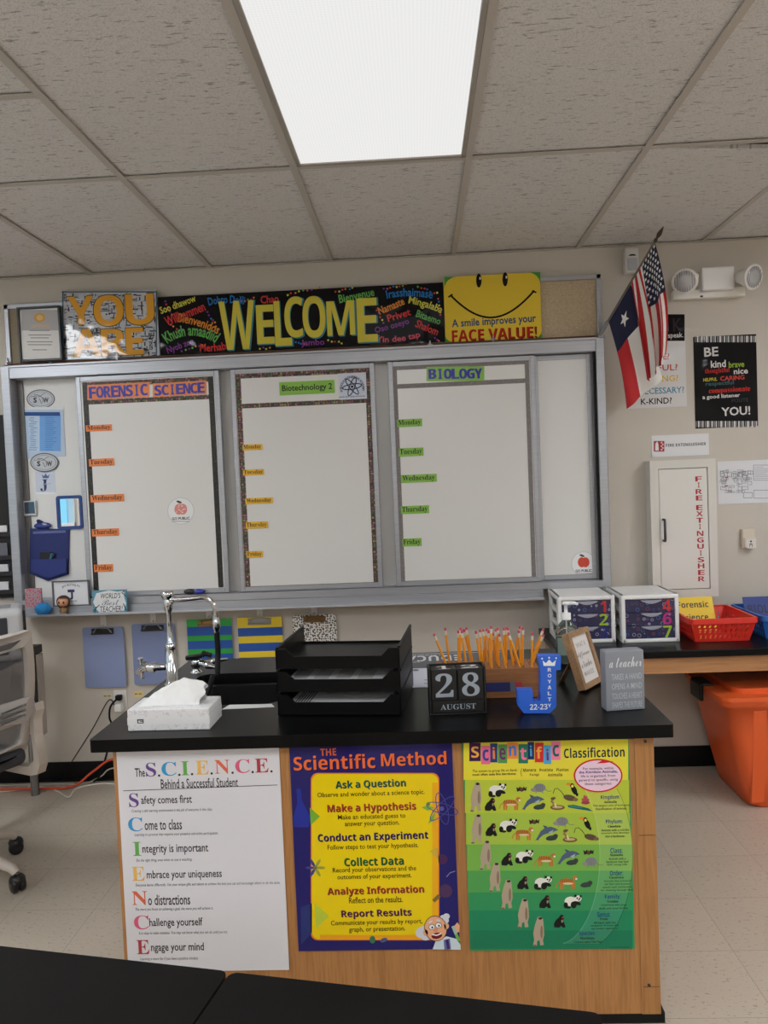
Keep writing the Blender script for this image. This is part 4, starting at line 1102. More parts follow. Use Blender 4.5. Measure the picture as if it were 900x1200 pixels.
# evacuation map
def evac(a):
    rr = random.Random(9); k = (92, 94, 102)
    for j in range(46):
        x, y = rr.uniform(614, 770), rr.uniform(215, 325); w_, h_ = rr.uniform(10, 34), rr.uniform(8, 26)
        if x + w_ > 782: continue
        a.frame(x, y, x + w_, min(y + h_, 332), 1.6, k, 1 + j % 5)
    a.frame(783, 192, 905, 270, 2, k, 2); a.frame(785, 318, 905, 360, 2, k, 2); a.frame(732, 330, 778, 358, 2, k, 3)
    for j in range(8): a.rect(790, 202 + j * 8, 790 + rr.uniform(40, 110), 204 + j * 8, (140, 142, 150), 1)
    for y in (252, 294): a.rect(640, y, 656, y + 6, (170, 60, 60), 7)
wallart('evacuation_map', 'white evacuation floor plan sheet right of the extinguisher cabinet', b6, YWd, (600, 178), (918, 160), (926, 374), (608, 394), (204, 205, 210), evac, .5, cat='sign')
# door chime like device
x0, z0, x1, z1 = rect_uv(crop_tr(b6, 3.96), (728, 514), (798, 512), (800, 612), (740, 612))
t = thing('wall_switch', 'small cream wall device with a symbol label below the evacuation map', 'switch', ((x0 + x1) / 2, D, z0))
cr_ = mat((196, 186, 172), .5)
MB().box((x0, 3.972, z0), (x1, YWd, z1), cr_, .005).box((x0 + .006, 3.962, z0 + .004), (x1 - .001, 3.975, z0 + (z1 - z0) * .55), cr_, .003).build('body', t)
a = Art(crop_tr(b6, 3.962), XZ(3.962), .5); a.sheet([(748, 564), (797, 562), (798, 610), (750, 612)], (206, 202, 196), .0006)
a.ell(771, 576, 5, 5, (50, 50, 54), 1); a.line([(764, 602), (771, 584), (779, 602)], 4, (50, 50, 54), 1); a.line([(762, 590), (781, 590)], 3, (50, 50, 54), 2)
a.build('symbol_label', t)

# ------------------------------------------------------------------ side counter along the wall
CZ = .72; CY0 = 3.40; CX0 = .575; CX1 = 3.0
t = thing('wall_counter', 'black topped counter with oak apron along the back wall on the right', 'counter', (CX0, CY0, 0))
MB().box((CX0, CY0, CZ - .032), (CX1, D - .004, CZ), BLACKTOP, .004).build('countertop', t)
MB().box((CX0 + .03, CY0 + .03, CZ - .105), (CX1 - .03, CY0 + .052, CZ - .033), OAKH).box((CX0 + .03, CY0 + .052, CZ - .105), (CX0 + .052, D - .03, CZ - .033), OAKH).build('apron', t)
for x, y in ((CX0 + .07, CY0 + .09), (CX0 + .07, D - .09), (CX1 - .09, CY0 + .09), (CX1 - .09, D - .09)): MB().box((x - .028, y - .028, 0), (x + .028, y + .028, CZ - .033), OAK, .003).build('leg', t)

# drawer units
RING = m_dots('ring_print_paper', (38, 36, 70), (0, 0, 0), 44, rings=True, cols=[(134, 138, 176), (90, 66, 104), (66, 104, 164), (118, 58, 78), (56, 56, 106), (150, 152, 176)])
def drawer_unit(label, pxa, pxb, py, digits, H=.214):
    a = on_z(pxa, py, CZ); b = on_z(pxb, py - 1, CZ); y0 = (a.y + b.y) / 2; x0, x1 = a.x, b.x; y1 = min(y0 + .33, 3.878); z0 = CZ; z1 = CZ + H
    t = thing('drawer_unit', label, 'drawers', ((x0 + x1) / 2, y0, z0))
    s = MB(); wh = mat((230, 228, 228), .4); tk = .018
    hole = [[(y0 + .05 + (y1 - y0 - .02) * 0, 0)]]
    # sides with open slots
    zs = [z0 + .016 + i * (H - .026) / 3 for i in range(4)]
    for xa in (x0, x1 - .012):
        holes = [rrect(y0 + .045, zs[i] + .012, y1 - .05, zs[i + 1] - .008, .01, 3) for i in range(3)]
        s.prism([(y0, z0), (y1, z0), (y1, z1), (y0, z1)], 0, .012, wh, lambda u, v, n, xa=xa: (xa + n, u, v), holes)
    s.box((x0 - .003, y0 - .002, z1 - .02), (x1 + .003, y1, z1), wh, .006).box((x0 + .012, y0, z0), (x1 - .012, y1, z0 + .014), wh)
    s.box((x0, y1 - .008, z0), (x1, y1, z1 - .01), wh)
    s.box((x0 - .002, y0 - .003, z0), (x0 + .016, y0 + .02, z1 - .004), wh, .004); s.box((x1 - .016, y0 - .003, z0), (x1 + .002, y0 + .02, z1 - .004), wh, .004)
    s.box((x0, y0 - .003, z0), (x1, y0 + .02, z0 + .016), wh, .004)
    s.build('casing', t)
    for i in range(3):
        zb_, zt_ = z0 + .017 + (2 - i) * (H - .038) / 3, z0 + .015 + (3 - i) * (H - .038) / 3
        d = MB().box((x0 + .017, y0 + .002, zb_), (x1 - .017, y0 + .010, zt_), RING, .001, 1)
        d.box((x0 + .02, y0 + .011, zb_ + .002), (x1 - .02, y1 - .02, zb_ + .006), wh)
        ch, c = digits[i]
        ar = Art(lambda u, v: (u, v), XZ(y0 + .002)); ar.base = .0002
        ar.text(ch, x1 - .05, (zb_ + zt_) / 2, .026 if ch == '1' else .038, .054, c, 2, fnt='inter', bold=.05)
        o_ = len(d.v); 
        for m_ in ar.mats: d.mi(m_)
        d.v += ar.v; d.f += [tuple(o_ + q for q in f_) for f_ in ar.f]; d.m += [d.mi(ar.mats[q]) for q in ar.m]; d.s += ar.s
        dd = d.build('drawer', t)
        cx = (x0 + x1) / 2 + .005; w_ = .045
        pts = [(cx - w_ + 2 * w_ * k / 10, zt_ - .004 - (.013 * math.sin(math.pi * k / 10))) for k in range(11)]
        MB().prism([(cx + w_, zt_ - .001), (cx - w_, zt_ - .001)] + pts, -.002, .008, mat((150, 150, 166), .3), XZ(y0 + .001)).build('pull', dd)
red_, grn_, blu_, mag_ = (184, 40, 44), (142, 170, 46), (30, 40, 112), (176, 34, 120)
drawer_unit('white plastic drawer unit numbered 1, 2, 3, left of its twin', 655, 722, 754, [('1', red_), ('2', grn_), ('3', blu_)])
drawer_unit('white plastic drawer unit numbered 4, 6, 7, next to the red basket', 729, 797, 753, [('4', red_), ('6', mag_), ('7', grn_)])

# slotted baskets
def basket(label, x0, x1, y0, y1, h, c, nm_='basket'):
    """x0..y1: size of the bottom; the sides flare outwards"""
    m_ = mat(c, .35); fl = .028; th = .003; z0 = CZ
    t = thing(nm_, label, 'basket', ((x0 + x1) / 2, (y0 + y1) / 2, z0))
    b = MB().box((x0, y0, z0), (x1, y1, z0 + .003), m_)
    def side(A, B, out, name_):
        A, B, out = Vector(A), Vector(B), Vector(out); L = (B - A).length; d = (B - A) / L; upv = Vector((0, 0, 1))
        e = fl * .98
        def fr(u, v, n):
            k = v / h
            uu = (u - L / 2) * (1 + 2 * e * k / L) + L / 2
            return A + d * uu + out * (fl * k + n) + upv * v
        holes = []; n_ = max(5, int(L / .023)); st = (L - .03) / n_
        for i in range(n_):
            for (va, vb) in ((.014, .032), (.04, .058), (.066, h - .03)):
                u0 = .015 + st * i + .004; u1 = .015 + st * (i + 1) - .004
                holes.append([(u0, va), (u1 - .004, va), (u1, vb), (u0 + .004, vb)])
        b.prism([(0, 0), (L, 0), (L, h), (0, h)], 0, th, m_, fr, holes)
    side((x0, y0, z0), (x1, y0, z0), (0, -1, 0), 'f'); side((x1, y0, z0), (x1, y1, z0), (1, 0, 0), 'r'); side((x1, y1, z0), (x0, y1, z0), (0, 1, 0), 'b'); side((x0, y1, z0), (x0, y0, z0), (-1, 0, 0), 'l')
    b.build('body', t)
    r = MB(); q = rrect(x0 - fl, y0 - fl, x1 + fl, y1 + fl, .02)
    qi = rrect(x0 - fl + .006, y0 - fl + .006, x1 + fl - .006, y1 + fl - .006, .016); qo = rrect(x0 - fl - .006, y0 - fl - .006, x1 + fl + .006, y1 + fl + .006, .024)
    r.prism(qo, h - .004, h + .001, m_, XY(z0), [qi]); r.prism(qo, h - .022, h - .004, m_, XY(z0), [q])
    r.build('rim', t)
a = on_z(815, 752, CZ); b = on_z(879, 751, CZ)
basket('red slotted plastic basket holding a yellow folder, beside the drawers', a.x, b.x, 3.56, 3.86, .105, (206, 46, 36))
basket('blue slotted plastic basket at the right edge, beside the red one', b.x + .085, b.x + .085 + .25, 3.58, 3.87, .105, (30, 92, 168))
def folder(label, x0, x1, y0, z0, dz, dy, c, lines, col):
    fr = lambda u, v, n: (u, y0 + dy * v / dz - n, z0 + v)
    H_ = dz
    a = Art(lambda p, q: (x0 + p * (x1 - x0), H_ * (1 - q)), fr, .5); a.sheet([(0, 0), (1, 0), (1, 1), (0, 1)], c, .003)
    for s_, x, y, w_, h_ in lines: a.text(s_, x, y, w_, h_, col, 2, bold=.025, fnt='inter')
    return tag(a.build('folder', None, ((x0 + x1) / 2, y0, z0)), label, 'folder')
folder('yellow Forensic Science folder leaning in the red basket', a.x - .005, a.x + .175, 3.78, CZ + .006, .15, .06, (226, 190, 36), [('Forensic', .47, .22, .8, .19), ('Science', .47, .6, .7, .19)], (50, 40, 20))
folder('dark blue BIOLOGY folder leaning in the blue basket', b.x + .09, b.x + .31, 3.80, CZ + .006, .14, .05, (34, 52, 120), [('BIOLOGY', .5, .4, .84, .28)], (20, 26, 60))

# orange tote
def tote():
    t = thing('storage_tote', 'large orange lidded storage tote with black latch under the counter', 'tote', (1.62, 3.68, 0))
    om = mat((212, 90, 40), .4); yb0, yb1, xb0, xb1 = 3.47, 3.86, 1.385, 1.95; H_ = .49
    b = MB(); vs = []; N = 9; prev = None; lay = []
    for (z, e) in ((0, -.014), (.012, 0), (.15, .017), (.33, .037), (.46, .05), (.462, .064), (.485, .066), (H_, .066)):
        lay.append((z, rrect(xb0 - e * 1.9, yb0 - e, xb1 + e, yb1 + min(e, .045), .055, N)))
    n = len(lay[0][1]); vs = []
    for z, l in lay: vs += [(p[0], p[1], z) for p in l]
    fs = [(i * n + k, i * n + (k + 1) % n, (i + 1) * n + (k + 1) % n, (i + 1) * n + k) for i in range(len(lay) - 1) for k in range(n)]
    b.add(vs, fs, om, True); b.add([(p[0], p[1], 0) for p in lay[0][1]], [tuple(range(n))[::-1]], om)
    for x in (1.42, 1.63, 1.84):     # moulded ribs
        b.add([(x - .03, yb0 + .004, .02), (x + .03, yb0 + .004, .02), (x + .026, yb0 - .008, .03), (x - .026, yb0 - .008, .03), (x - .026, yb0 - .05, .44), (x + .026, yb0 - .05, .44), (x + .03, yb0 - .04, .455), (x - .03, yb0 - .04, .455)], [(0, 1, 2, 3), (3, 2, 5, 4), (4, 5, 6, 7), (0, 3, 4, 7), (1, 6, 5, 2)], om)
    b.build('tub', t)
    e = .068; l = MB(); q0 = rrect(xb0 - e * 1.9, yb0 - e, xb1 + e, yb1 + .045, .055, N); q1 = rrect(xb0 - e * 1.9 - .006, yb0 - e - .008, xb1 + e + .008, yb1 + .05, .06, N); q2 = rrect(xb0 - .055, yb0 - .01, xb1 + .02, yb1, .05, N)
    l.prism(q1, 0, .022, om, XY(H_ - .012), [q0]) if False else l.prism(q1, 0, .018, om, XY(H_ + .001))
    l.prism(q2, 0, .022, om, XY(H_ + .019))
    l.build('lid', t)
    xl = xb0 - e * 1.9
    k = MB(); k.box((xl - .026, 3.60, H_ - .05), (xl - .008, 3.73, H_ + .026), BLKP, .006).box((xl - .02, 3.60, H_ + .0195), (xl + .035, 3.73, H_ + .03), BLKP, .005)
    k.build('latch', t)
tote()
# ------------------------------------------------------------------ demonstration desk
TZ = .83; TX0, TX1, TY0, TY1 = -.91, .64, 2.07, 3.02
t = thing('demonstration_desk', 'oak science demonstration desk with black top and built-in sink', 'desk', ((TX0 + TX1) / 2, (TY0 + TY1) / 2, 0))
sink = rrect(-.80, 2.375, -.45, 2.78, .05, 5)
top = MB()
outer = rrect(TX0, TY0, TX1, TY1, .008, 2)
top.prism(outer, -.034, 0, BLACKTOP, XY(TZ), [sink])
top.build('desk_top', t)
# sink: upper recess, ledge, deeper bowl
sk = MB(); SB = mat((8, 8, 9), .25, spec=.2)
l0 = sink; l1 = rrect(-.795, 2.38, -.455, 2.775, .05, 5); l2 = rrect(-.77, 2.40, -.475, 2.715, .045, 5); l3 = rrect(-.75, 2.42, -.495, 2.69, .05, 5)
lo = []
for z, l in ((TZ - .002, l0), (TZ - .035, l1), (TZ - .05, l1), (TZ - .056, l2), (TZ - .2, l2), (TZ - .22, l3)): lo.append([(p[0], p[1], z) for p in l])
n = len(l0)
sk.add([p for l in lo for p in l], [(i * n + k, i * n + (k + 1) % n, (i + 1) * n + (k + 1) % n, (i + 1) * n + k) for i in range(len(lo) - 1) for k in range(n)], SB, True)
sk.add(lo[-1], [tuple(range(n))], SB)
sk.cyl((-.62, 2.55, TZ - .2199), (-.62, 2.55, TZ - .216), .03, STEEL)
o = sk.build('sink_basin', t, fixn=False); o['label'] = 'black resin sink bowl'
cx0, cx1, cy0, cy1 = -.862, .597, 2.112, 2.95
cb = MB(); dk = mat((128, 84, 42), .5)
cb.box((cx0, cy0, .03), (cx1, cy0 + .02, TZ - .0345), OAK)
cb.box((cx0, cy0 + .02, .03), (cx0 + .02, cy1, TZ - .0345), OAK).box((cx1 - .02, cy0 + .02, .03), (cx1, cy1, TZ - .0345), OAK).box((cx0 + .02, cy1 - .02, .03), (cx1 - .02, cy1, TZ - .0345), OAK)
cb.build('cabinet_body', t)
MB().box((cx1 - .05, cy0 - .0025, .03), (cx1, cy0 - .0003, TZ - .036), OAK).build('corner_stile', t)
MB().box((cx0, cy0 - .0025, .03), (cx0 + .018, cy0 - .0003, TZ - .036), OAK).build('corner_stile', t)
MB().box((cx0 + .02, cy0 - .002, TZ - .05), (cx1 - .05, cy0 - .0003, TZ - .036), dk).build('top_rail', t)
MB().box((cx0 + .004, cy0 + .004, 0), (cx1 + .012, cy1, .03), RUBBER).build('base_strip', t)
for zz in (.52, .105):
    q = MB().box((cx1 - .045, cy0 - .0031, zz), (cx1 - .002, cy0 - .0026, zz + .0015), mat((84, 56, 34), .6)); q.build('scuff_line', t)
q = MB()
for x, z in ((cx1 - .022, .775), (cx1 - .03, .11)): q.cyl((x, cy0 - .0045, z), (x, cy0 - .0026, z), .0045, mat((50, 44, 40), .4), seg=12)
q.build('screw', t)

# three posters on its front
YCF = cy0 - .0035
def science(a):
    k = (34, 32, 36)
    cs = [(96, 60, 130), (44, 140, 190), (96, 160, 76), (226, 172, 84), (206, 98, 66), (204, 84, 116), (164, 52, 62)]
    a.text('The', 173, 176, 46, 40, k, 2, bold=.015)
    xs = [(200, 247), (272, 340), (362, 398), (428, 488), (516, 584), (610, 676), (700, 762)]
    for ch, (x0, x1), c, dy in zip('SCIENCE', xs, cs, range(7)):
        y = 163 - dy * 3.2
        a.text(ch, (x0 + x1) / 2, y, x1 - x0, 64, c, 2, fnt='serif', bold=0, res=4); a.ell(x1 + 14, y + 27, 5.5, 5.5, k, 2)
    a.text('Behind a Successful Student', 445, 224, 354, 44, k, 2, bold=.012)
    a.line([(96, 260), (803, 233)], 3, k, 2)
    small = ['Creating a safe learning environment is the job of everyone in the class.', 'Learning is a process that requires your presence and active participation.', 'Do the right thing, even when no one is watching.', 'Everyone learns differently. Use your unique gifts and talents to achieve the best you can and encourage others to do the same.', 'The more you focus on achieving a goal, the more you will achieve it.', 'It is okay to make mistakes. You may not know what you can do until you try.', 'Learning is more fun if you have a positive mindset.']
    rows_ = [('S', 145, 303, 44, 'afety comes first', 178, 411, 303), ('C', 152, 414, 66, 'ome to class', 194, 365, 413), ('I', 160, 526, 38, 'ntegrity is important', 184, 486, 527), ('E', 165, 640, 60, 'mbrace your uniqueness', 204, 548, 644), ('N', 172, 752, 70, 'o distractions', 210, 403, 757), ('C', 180, 863, 68, 'hallenge yourself', 216, 460, 864), ('E', 187, 976, 58, 'ngage your mind', 224, 466, 978)]
    sx = [(134, 505, 350), (148, 531, 459), (156, 412, 578), (152, 814, 688), (152, 508, 802), (168, 574, 911), (174, 440, 1030)]
    for (ch, x, y, w_, s_, x0, x1, yy), c, sm, (u0, u1, uy) in zip(rows_, cs, small, sx):
        a.text(ch, x, y, w_, 64, c, 2, fnt='serif', bold=0, res=4)
        a.text(s_, (x0 + x1) / 2, yy + 2, x1 - x0, 48, k, 2, bold=.012)
        a.text(sm, (u0 + u1) / 2, uy, u1 - u0, 17, (70, 70, 76), 2, shear=.25, bold=.004)
wallart('poster', 'white SCIENCE Behind a Successful Student poster on the desk front', p1, YCF, (66, 60), (805, 34), (860, 1072), (118, 1100), (204, 203, 208), science, .5)

def method(a):
    org = (214, 102, 50); navy_ = (36, 32, 92)
    a.text('THE', 224, 86, 76, 34, org, 3, 1, 'inter')
    for off, c, l in ((4, (24, 16, 50), 2), (0, org, 3)):
        a.text('Scientific', 253 + off, 134 + off, 392, 70, c, l, .5, 'inter'); a.text('Method', 633 + off, 118 + off, 314, 64, c, l, .5, 'inter')
    # yellow panel
    def panel(d, c, l):
        r = 34; pts = []
        X0, Y0, X1, Y1 = 146 - d, 192 - d, 750 + d, 982 + d
        for cx, cy_, a0 in ((X1 - r, Y0 + r, -90), (X1 - r, Y1 - r, 0), (X0 + r, Y1 - r, 90), (X0 + r, Y0 + r, 180)):
            for i in range(7):
                t_ = math.radians(a0 + 15 * i); pts.append((cx + r * math.cos(t_), cy_ + r * math.sin(t_)))
        # the panel leans with the poster in the picture; keep it upright on the poster
        a.poly(pts, c, l)
    panel(6, (224, 116, 40), 1); panel(0, (228, 192, 20), 2)
    a.rect(722, 232, 748, 950, (228, 160, 30), 3); a.rect(184, 962, 710, 980, (228, 150, 30), 3)
    H = [('Ask a Question', 426, 240, 336, 44, (24, 104, 92)), ('Make a Hypothesis', 431, 354, 424, 48, (196, 66, 48)), ('Conduct an Experiment', 437, 494, 528, 48, (52, 34, 110)), ('Collect Data', 442, 608, 284, 40, (30, 112, 60)), ('Analyze Information', 450, 751, 462, 46, (190, 58, 44)), ('Report Results', 454, 860, 336, 44, (96, 36, 90))]
    for s_, x, y, w_, h_, c in H:
        a.text(s_, x, y, w_, h_, tuple(int(v * .8) for v in c), 5, .5, 'inter'); a.text(s_, x + 2.5, y + 2.5, w_, h_, (60, 44, 40), 4, .5, 'inter')
    for s_, x, y, w_ in (('Observe and wonder about a science topic.', 428, 287, 514), ('Make an educated guess to', 432, 397, 324), ('answer your question.', 434, 430, 262), ('Follow steps to test your hypothesis.', 438, 540, 436), ('Record your observations and the', 445, 650, 400), ('outcomes of your experiment.', 445, 683, 356), ('Reflect on the results.', 452, 793, 258), ('Communicate your results by report,', 455, 903, 438), ('graph, or presentation.', 458, 936, 270)):
        a.text(s_, x, y, w_, 30, (48, 38, 18), 4, .5)
    # drawings in the margins
    fl = (40, 62, 150)
    a.poly([(72, 262), (92, 262), (98, 320), (140, 400), (130, 446), (60, 446), (56, 400), (76, 330)], (40, 50, 140), 1); a.poly([(136, 352), (184, 394), (140, 436)], (110, 160, 50), 4)
    for rot in (15, 75, 135):
        pts = [(770 + 78 * math.cos(2 * math.pi * j / 24) * math.cos(math.radians(rot)) - 24 * math.sin(2 * math.pi * j / 24) * math.sin(math.radians(rot)), 356 + 78 * math.cos(2 * math.pi * j / 24) * math.sin(math.radians(rot)) + 24 * math.sin(2 * math.pi * j / 24) * math.cos(math.radians(rot))) for j in range(25)]
        a.line(pts, 4, (66, 70, 140), 4 + rot % 4)
    a.ell(768, 356, 11, 11, (80, 84, 150), 8); a.ell(703, 334, 9, 9, (90, 120, 60), 8); a.poly([(670, 350), (702, 340), (734, 352), (700, 366)], (130, 170, 60), 5); a.poly([(702, 430), (716, 396), (738, 372), (730, 410)], (110, 160, 60), 5)
    for k in range(6):
        an = k * math.pi / 3; a.ell(162 + 26 * math.cos(an), 640 + 26 * math.sin(an), 22, 7, (150, 150, 60) if math.cos(an) > -.3 else (60, 66, 130), 4 + k % 3, -math.degrees(an))
    a.ell(162, 640, 9, 9, (110, 110, 60), 8)
    a.poly([(160, 812), (228, 872), (166, 930), (164, 880)], (176, 190, 60), 4); a.poly([(92, 830), (156, 806), (158, 936), (94, 1010)], (44, 54, 108), 1)
    a.poly([(712, 560), (748, 540), (752, 600)], (190, 160, 60), 5); a.ell(770, 600, 26, 24, (70, 40, 80), 1); a.ell(786, 752, 32, 32, (74, 50, 84), 1); a.line([(728, 800), (756, 772)], 18, (120, 96, 50), 5)
    a.line([(790, 684), (808, 664), (832, 656)], 4, (120, 120, 160), 2); a.ell(436, 984, 14, 18, (60, 110, 80), 5); a.ell(490, 986, 18, 10, (70, 90, 130), 5, 20)
    # cheerful old scientist in a lab coat
    sk_, wh_, ln = (216, 160, 122), (196, 198, 206), (60, 40, 40)
    a.poly([(724, 1030), (738, 992), (790, 968), (838, 980), (858, 1010), (858, 1032)], (190, 204, 214), 5)
    a.poly([(776, 985), (806, 978), (812, 1030), (780, 1031)], (96, 110, 160), 6); a.line([(792, 984), (800, 1028)], 14, (70, 40, 100), 7)
    for x, y, rx, ry, ro in ((676, 940, 34, 20, 20), (668, 960, 24, 16, -10), (690, 966, 24, 22, 0), (780, 886, 24, 18, -40), (790, 872, 16, 14, 0), (772, 902, 22, 16, 10)): a.ell(x, y, rx, ry, wh_, 5 + int(x) % 3, ro)
    a.ell(738, 930, 55, 62, ln, 8, 15); a.ell(738, 930, 52, 59, sk_, 9, 15); a.ell(690, 950, 12, 15, sk_, 9); a.ell(790, 918, 12, 15, sk_, 9)
    for x, y in ((720, 922), (752, 914)): a.ell(x, y, 16, 14, (110, 110, 120), 10); a.ell(x, y, 13, 11, (222, 226, 228), 11); a.ell(x + 2, y + 2, 4, 5, (30, 24, 24), 12)
    a.ell(738, 936, 12, 11, (206, 138, 110), 12); a.line([(706, 902), (722, 892)], 8, wh_, 11); a.line([(742, 888), (760, 892)], 8, wh_, 11)
    a.ell(744, 964, 26, 15, (110, 30, 34), 10, 10); a.line([(722, 958), (744, 962), (766, 952)], 6, (230, 226, 222), 11)
    a.poly([(826, 920), (842, 900), (854, 916), (852, 946), (834, 952)], sk_, 8); a.line([(820, 918), (850, 990)], 14, (150, 180, 170), 9); a.line([(836, 956), (850, 990)], 13, (110, 170, 70), 10)
wallart('poster', 'navy and yellow Scientific Method poster with a cartoon scientist on the desk front', p2, YCF, (34, 52), (812, 26), (858, 1028), (84, 1041), (38, 34, 96), method, .4, (5, .2))

def classify(a):
    L = 2
    ys = [20, 210, 362, 506, 626, 726, 808, 900, 995]
    cols = [(210, 198, 58), (170, 184, 58), (152, 178, 66), (112, 164, 72), (78, 148, 78), (50, 134, 84), (34, 124, 86), (30, 114, 82)]
    for y0, y1, c in zip(ys, ys[1:], cols):
        a.rect(48 + 32 * (y0 - 20) / 960 + 4, y0 + (4 if y0 == 20 else 0), 806 + 22 * (y0 - 20) / 960, y1 - (10 if y1 == 995 else 0), c, 1)
    # pale bow down the right side
    def xo(y): return 600 + 226 * math.sqrt(max(0, 1 - ((y - 560) / 424) ** 2))
    def xi(y): return 480 + 196 * math.sqrt(max(0, 1 - ((y - 560) / 404) ** 2))
    for y0, y1, c in zip(ys[1:], ys[2:], cols[1:]):
        y0, y1 = max(y0, 250), min(y1, 960); st = [y0 + (y1 - y0) * k / 6 for k in range(7)]
        lc = tuple(int(v + (215 - v) * .12) for v in c)
        a.poly([(xi(y), y) for y in st] + [(xo(y), y) for y in reversed(st)], lc, 2)
        a.line([(xo(y), y) for y in st], 3, tuple(int(v * .8) for v in c), 3); a.line([(xi(y), y) for y in st], 3, tuple(int(v + (215 - v) * .3) for v in c), 3)
    tiles = [('S', 104, 82, 52, 84, (66, 32, 74), (226, 160, 70)), ('c', 153, 96, 42, 84, (214, 100, 140), (44, 70, 130)), ('i', 190, 86, 34, 88, (36, 62, 110), (220, 120, 60)), ('e', 230, 90, 42, 86, (76, 140, 76), (100, 40, 90)), ('n', 276, 76, 50, 74, (220, 130, 60), (50, 110, 190)), ('t', 325, 90, 44, 88, (36, 110, 90), (220, 110, 150)), ('i', 360, 76, 30, 80, (28, 40, 90), (70, 150, 200)), ('f', 398, 84, 40, 90, (190, 40, 50), (230, 160, 60)), ('i', 436, 94, 34, 86, (70, 150, 200), (110, 40, 110)), ('c', 474, 76, 44, 86, (220, 120, 150), (28, 90, 90))]
    for j, (ch, x, y, w_, h_, cb_, cf) in enumerate(tiles):
        a.rect(x - w_ / 2, y - h_ / 2, x + w_ / 2, y + h_ / 2, cb_, 3 + j % 2); a.text(ch, x, y, w_ * (.68 if ch != 'i' else .3), h_ * .62, cf, 6, fnt='inter')
    a.text('Classification', 650, 84, 278, 46, (32, 44, 60), 3, 0, 'inter')
    a.text('The system to group life on Earth', 194, 169, 204, 15, (70, 66, 30), 2); a.text('most often uses five kingdoms:', 192, 185, 200, 15, (70, 66, 30), 2, bold=.03)
    a.line([(318, 156), (314, 176), (318, 194)], 2, (70, 60, 30), 2)
    for s_, x, y, w_ in (('Monera', 354, 165, 58), ('Protista', 430, 164, 60), ('Plantae', 505, 163, 56), ('Fungi', 376, 187, 42), ('Animalia', 471, 186, 66)): a.text(s_, x, y, w_, 15, (64, 54, 24), 2, 0, 'inter')
    a.ell(668, 190, 112, 77, (190, 36, 44), 4, 0, 36); a.ell(668, 190, 105, 70, (226, 190, 206), 5, 0, 36); a.poly([(690, 118), (740, 126), (700, 132), (660, 134)], (190, 36, 44), 6)
    for s_, y, w_, c in (('For example, within', 158, 140, 0), ('the Kingdom Animalia,', 174, 178, 1), ('life is organized, from', 192, 158, 0), ('general to specific, using', 210, 180, 0), ('these categories:', 228, 124, 0)): a.text(s_, 668, y, w_, 15, (60, 50, 120) if c else (90, 60, 80), 7, bold=.03 if c else .01)
    blue = (30, 66, 110); blk = (36, 56, 40)
    sec = [('Kingdom:', 724, 290, 88, 'Animalia', ['The largest unit of biological', 'classification of animals.']), ('Phylum:', 742, 402, 78, 'Chordata', ['Animals with a rod-like', 'structure that develops', 'into a backbone.']), ('Class:', 752, 533, 56, 'Mammalia', ['Animals with a', 'backbone that feed', 'their young milk.']), ('Order:', 752, 636, 60, 'Carnivora', ['Animals that primarily', 'eat flesh and possess', 'special teeth mechanisms', 'for shearing through flesh.']), ('Family:', 735, 746, 72, 'Ursidae', ['Carnivores with large', 'skulls and stout bodies.']), ('Genus:', 694, 826, 60, 'Ursus', ['All bears with the', 'exception of those that', 'eat mostly vegetation.']), ('Species:', 618, 914, 74, 'Maritimus', ['Common name: Polar Bear'])]
    for h_, x, y, w_, sub, ls in sec:
        a.text(h_, x, y, w_, 24, blue, 4, 0, 'inter'); a.text(sub, x, y + 20, len(sub) * 7.4, 11, blk, 4, 0, 'serif')
        for j, s_ in enumerate(ls): a.text(s_, x + 4, y + 37 + j * 14, len(s_) * 5.6, 11, blk, 4)
    a.rect(724, 975, 812, 978, (20, 90, 60), 2)
    # animals
    def A(kind, x, y, s_=1.0):
        E = lambda dx, dy, rx, ry, c, l=3, r=0: a.ell(x + dx * s_, y + dy * s_, rx * s_, ry * s_, c, l, r, 14)
        P_ = lambda pts, c, l=3: a.poly([(x + p[0] * s_, y + p[1] * s_) for p in pts], c, l)
        G_ = lambda pts, w_, c, l=3: a.line([(x + p[0] * s_, y + p[1] * s_) for p in pts], w_ * s_, c, l)
        k = (26, 26, 26); w_ = (214, 212, 204); pol = (164, 148, 128); org_ = (178, 112, 52); gy = (120, 122, 124); br = (88, 72, 54)
        if kind == 'bear':
            P_([(-4, -66), (10, -68), (20, -58), (22, -42), (24, -20), (26, 16), (20, 40), (24, 62), (8, 64), (4, 40), (-6, 44), (-8, 66), (-26, 66), (-20, 40), (-24, 6), (-16, -30), (-10, -48)], pol)
            E(8, -60, 9, 6, (50, 42, 38), 4); E(14, 2, 6, 30, (128, 110, 92), 4); E(-18, 64, 8, 4, (110, 94, 76), 4)
        elif kind == 'panda':
            E(-8, -2, 28, 22, w_, 3); E(-30, 16, 10, 14, k, 4); E(6, 14, 14, 16, k, 4); E(22, 6, 18, 8, k, 5, -20); E(26, -16, 16, 14, w_, 6); E(14, -28, 6, 6, k, 7); E(38, -26, 5, 6, k, 7); E(22, -17, 4, 4, k, 7); E(33, -16, 4, 4, k, 8); E(29, -9, 4, 3, k, 7); E(-18, 26, 12, 5, k, 5)
        elif kind == 'black':
            P_([(4, -30), (16, -28), (20, -14), (14, -4), (22, 14), (26, 28), (14, 30), (6, 22), (-4, 30), (-26, 28), (-28, 12), (-18, -6), (-6, -16)], k); E(14, -18, 6, 5, (120, 70, 50), 4); E(10, 0, 4, 7, (150, 130, 100), 4)
        elif kind == 'tiger':
